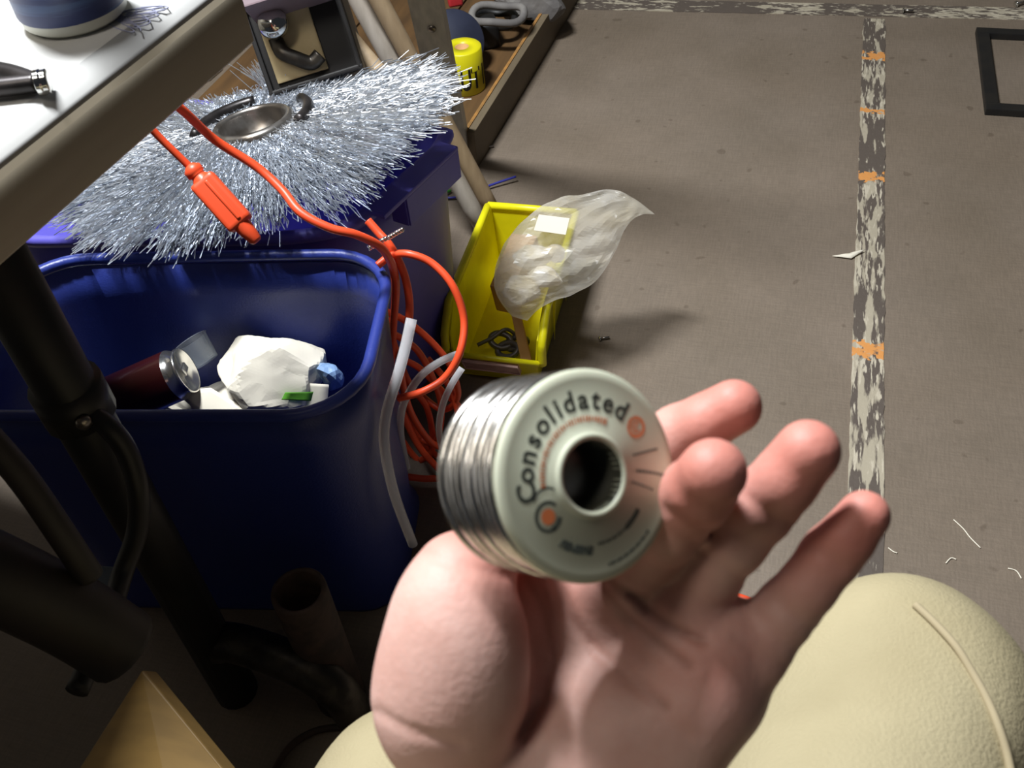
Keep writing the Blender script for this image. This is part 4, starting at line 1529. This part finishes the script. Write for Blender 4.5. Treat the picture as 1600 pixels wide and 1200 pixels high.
def hand():
    mm = 0.001
    h = 0.00125
    G, org = grid((-0.075, -0.012, 0.232), (0.122, 0.235, 0.372), h)
    P = G

    def chain(pts, k=0.004):
        d = None
        for (a, ra), (b, rb) in zip(pts[:-1], pts[1:]):
            q = cone_sdf(P, a, b, ra * mm, rb * mm)
            d = q if d is None else smin(d, q, k)
        return d
    # palm slab: metacarpals from the wrist to each knuckle
    wr = c3(800, 1300, 0.325)
    palm = None
    for (px, py, dp, r, wx) in ((838, 905, 0.331, 12.5, 740), (945, 945, 0.327, 12.5, 800), (1032, 1000, 0.321, 12, 870), (1125, 1082, 0.310, 12, 930)):
        q = cone_sdf(P, c3(wx, 1240, 0.333), c3(px, py, dp), 17 * mm, r * mm)
        palm = q if palm is None else smin(palm, q, 0.016)
    # thenar and hypothenar cushions
    fr1 = frame_from((0, 0, 1), (0.12, 0.99, 0))
    palm = smin(palm, ell_sdf(P, c3(718, 1010, 0.301), (0.0300, 0.0205, 0.0205), fr1), 0.010)
    palm = smin(palm, ell_sdf(P, c3(690, 1100, 0.306), (0.026, 0.020, 0.019), fr1), 0.012)
    fr2 = frame_from((0, 0, 1), (-0.45, 0.9, 0))
    palm = smin(palm, ell_sdf(P, c3(1085, 1090, 0.305), (0.033, 0.0165, 0.018), fr2), 0.012)
    palm = smin(palm, ell_sdf(P, c3(960, 1190, 0.309), (0.030, 0.024, 0.018), fr2), 0.014)
    # pads below the fingers
    palm = smin(palm, ell_sdf(P, c3(1075, 1010, 0.305), (0.016, 0.010, 0.010), frame_from((0, 0, 1), (0.9, 0.5, 0))), 0.008)
    # forearm
    fa = smin(cone_sdf(P, c3(790, 1270, 0.325), c3(560, 1800, 0.315), 27 * mm, 33 * mm), cone_sdf(P, c3(860, 1260, 0.325), c3(680, 1800, 0.315), 25 * mm, 32 * mm), 0.01)
    palm = smin(palm, fa, 0.018)
    fingers = {
        'index': [(c3(845, 900, 0.331), 11.5), (c3(945, 775, 0.331), 10.2), (c3(1060, 682, 0.325), 9.7), (c3(1147, 636, 0.314), 8.8)],
        'middle': [(c3(948, 945, 0.323), 11.5), (c3(1022, 850, 0.301), 10.6), (c3(1082, 778, 0.277), 9.9), (c3(1114, 738, 0.260), 9.0)],
        'ring': [(c3(1035, 1000, 0.312), 10.8), (c3(1108, 890, 0.300), 10.0), (c3(1190, 790, 0.284), 9.6), (c3(1262, 706, 0.272), 8.9)],
        'little': [(c3(1132, 1075, 0.309), 11), (c3(1228, 955, 0.300), 8.9), (c3(1298, 868, 0.292), 8.2), (c3(1350, 806, 0.286), 7.4)],
        'thumb': [(c3(690, 1080, 0.308), 16), (c3(698, 960, 0.306), 11.5), (c3(722, 888, 0.306), 9.2), (c3(800, 845, 0.310), 8.4)],
    }
    d = palm
    ds = {}
    for k, pts in fingers.items():
        dd = chain(pts)
        # finger pads between the joints
        for (a, ra), (b, rb) in zip(pts[:-1], pts[1:]):
            c = a * 0.5 + b * 0.5
            tdir = (b - a) / np.linalg.norm(b - a)
            front = np.array([0, 0, -1.0]) + tdir * tdir[2]
            front /= np.linalg.norm(front)
            if k != 'thumb':
                dd = smin(dd, ell_sdf(P, c + front * ra * mm * 0.28, (np.linalg.norm(b - a) * 0.40, ra * mm * 0.88, ra * mm * 0.85), frame_from(front, tdir)), 0.003)
        ds[k] = dd
    allf = None
    for k, dd in ds.items():
        q = smin(palm, dd, {'thumb': 0.012, 'index': 0.011, 'middle': 0.010, 'ring': 0.006, 'little': 0.005}[k])
        allf = q if allf is None else smin(allf, q, 0.0012)
    d = allf

    # creases: real grooves, given as polylines seen on the palm side
    U = P[..., 0] / P[..., 2] * FPX + 800
    Vv = P[..., 1] / P[..., 2] * FPX + 600

    def seg2(pts):
        best = None
        for (x0, y0), (x1, y1) in zip(pts[:-1], pts[1:]):
            dx, dy = x1 - x0, y1 - y0
            t = np.clip(((U - x0) * dx + (Vv - y0) * dy) / (dx * dx + dy * dy), 0, 1)
            q = np.hypot(U - x0 - t * dx, Vv - y0 - t * dy)
            best = q if best is None else np.minimum(best, q)
        return best
    creases = [([(868, 905), (890, 965), (935, 1020), (985, 1065), (1040, 1105)], 9, 1.2),      # head line
               ([(930, 905), (975, 955), (1030, 1005), (1075, 1040)], 9, 0.9),
               ([(815, 885), (850, 950), (868, 1030), (855, 1095), (815, 1150)], 12, 1.2),
               ([(985, 925), (1015, 955), (1055, 982), (1100, 1004)], 8, 1.5),                  # finger roots
               ([(940, 900), (985, 925), (1010, 935)], 8, 1.2),
               ([(1150, 1000), (1190, 1025), (1225, 1040)], 7, 0.7),
               ([(1085, 850), (1130, 885), (1165, 905)], 8, 0.6), ([(1165, 775), (1210, 808), (1235, 820)], 8, 0.6),
               ([(1200, 930), (1250, 968), (1268, 985)], 8, 0.6), ([(1268, 855), (1315, 888)], 8, 0.6),
               ([(1040, 795), (1085, 820), (1120, 835)], 8, 0.7),
               ([(590, 1112), (640, 1140), (720, 1165)], 8, 0.7),
               ([(665, 868), (700, 880), (745, 892), (790, 900)], 9, 0.6),
               ([(1030, 1120), (1075, 1150)], 9, 0.6), ([(900, 1100), (930, 1150)], 10, 0.4)]
    near = P[..., 2] < 0.318
    for pts, wd, dep in creases:
        q = seg2(pts)
        d = d + np.where(near, dep * mm * np.exp(-(q / wd) ** 2), 0)
    V, Q = surface_nets(d.astype(np.float32), org, h)
    # colour fields: flush towards the fingertips, grime in the creases, smudges and painted palm shade
    u = V[:, 0] / V[:, 2] * FPX + 800
    vv = V[:, 1] / V[:, 2] * FPX + 600
    flush = np.zeros(len(V))
    for k, pts in fingers.items():
        tip = pts[-1][0]
        dist = np.linalg.norm(V - tip, axis=1)
        flush = np.maximum(flush, np.clip(1.1 - dist / 0.034, 0, 0.8))
    flush = np.maximum(flush, np.clip(0.55 - np.hypot(u - 1110, vv - 1040) / 250, 0, 0.5))
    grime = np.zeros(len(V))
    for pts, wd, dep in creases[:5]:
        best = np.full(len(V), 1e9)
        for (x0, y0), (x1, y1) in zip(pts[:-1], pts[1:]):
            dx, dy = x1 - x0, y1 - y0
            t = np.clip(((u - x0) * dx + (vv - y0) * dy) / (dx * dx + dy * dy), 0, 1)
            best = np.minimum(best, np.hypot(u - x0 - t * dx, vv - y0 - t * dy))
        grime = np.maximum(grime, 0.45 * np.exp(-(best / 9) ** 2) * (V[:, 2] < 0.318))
    smudge_shade = np.zeros(len(V))  # oily smudges, plus the spool's shade painted on the palm centre
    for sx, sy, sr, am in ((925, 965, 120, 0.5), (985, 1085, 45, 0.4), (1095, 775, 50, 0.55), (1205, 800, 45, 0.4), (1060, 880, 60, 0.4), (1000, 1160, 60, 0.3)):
        smudge_shade = np.maximum(smudge_shade, am * np.exp(-((u - sx) ** 2 + (vv - sy) ** 2) / sr ** 2))
    smudge_shade *= np.clip(0.75 + 0.5 * vnoise(V, 260, 3), 0, 1) * (V[:, 2] < 0.318)
    grime = np.maximum(grime, smudge_shade)  # grime field also carries the painted palm shade
    W = CAM + V[:, :1] * R_ - V[:, 1:2] * U_ - V[:, 2:3] * B_
    t = empty('person', (0.05, -0.1, 0.0), 'seated person in khaki trousers holding a spool in the left hand', 'person')
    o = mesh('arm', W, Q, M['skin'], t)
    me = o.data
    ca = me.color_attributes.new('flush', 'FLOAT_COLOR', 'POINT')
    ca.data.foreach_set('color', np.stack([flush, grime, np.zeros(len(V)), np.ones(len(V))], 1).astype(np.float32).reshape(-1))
    sm = o.modifiers.new('smooth', 'SMOOTH')
    sm.factor = 0.5
    sm.iterations = 3
    return t


person = hand()


def trousers():
    h = 0.0065
    G, org = grid((-0.30, -0.45, 0.02), (0.50, 0.50, 0.82), h)
    P = G
    kr = at(1404, 1112, 0.52); kl = at(655, 1275, 0.60)
    kr = np.array([kr[0], kr[1], kr[2]]); kl = np.array(kl)
    hip_r = (-0.03, -0.22, 0.63); hip_l = (-0.20, -0.22, 0.60)
    def tsdf(P):
     d = None
     for kn, hp, ft in ((kr, hip_r, (0.27, 0.22, 0.03)), (kl, hip_l, (-0.12, 0.12, 0.03))):
        q = cone_sdf(P, kn, hp, 0.0645, 0.094)
        q = smin(q, cone_sdf(P, kn, ft, 0.064, 0.060), 0.02)
        d = q if d is None else smin(d, q, 0.02)
     d = smin(d, ell_sdf(P, (-0.02, -0.28, 0.58), (0.22, 0.14, 0.14)), 0.05)
     return d + 0.0040 * vnoise(P, 32, 4) + 0.002 * vnoise(P, 75, 8)
    d = tsdf(P)
    V, Q = surface_nets(d.astype(np.float32), org, h)
    o = mesh('trousers', V, Q, M['khaki'], person, label='khaki cotton trousers')
    sm = o.modifiers.new('smooth', 'SMOOTH')
    sm.factor = 0.5
    sm.iterations = 6
    # side seam: a raised welt following the cloth
    pts = []
    for px, py in ((1430, 945), (1462, 975), (1495, 1012), (1520, 1052), (1542, 1092), (1560, 1135), (1574, 1180), (1584, 1230)):
        ray = np.array([at(px, py, q) for q in np.linspace(0.35, 0.75, 160)])
        dd = tsdf(ray)
        k = np.argmax(dd < 0.0015)
        if dd.min() < 0.0015:
            pts.append(ray[k])
    if len(pts) > 2:
        mesh('seam', *ctube(pts, 0.0020, 6, 8), M['seam'], person, label='raised side seam of the khaki trousers')
    for ft in ((0.27, 0.22), (-0.12, 0.12)):
        G2, o2 = grid((ft[0] - 0.08, ft[1] - 0.12, -0.005), (ft[0] + 0.08, ft[1] + 0.24, 0.14), 0.006)
        q = smin(ell_sdf(G2, (ft[0], ft[1] + 0.07, 0.035), (0.046, 0.14, 0.038)), cone_sdf(G2, (ft[0], ft[1], 0.04), (ft[0], ft[1], 0.1), 0.045, 0.042), 0.02)
        q = np.maximum(q, 0.001 - G2[..., 2])
        v, f = surface_nets(q.astype(np.float32), o2, 0.006)
        mesh('boot', v, f, M['leather'], person)


trousers()
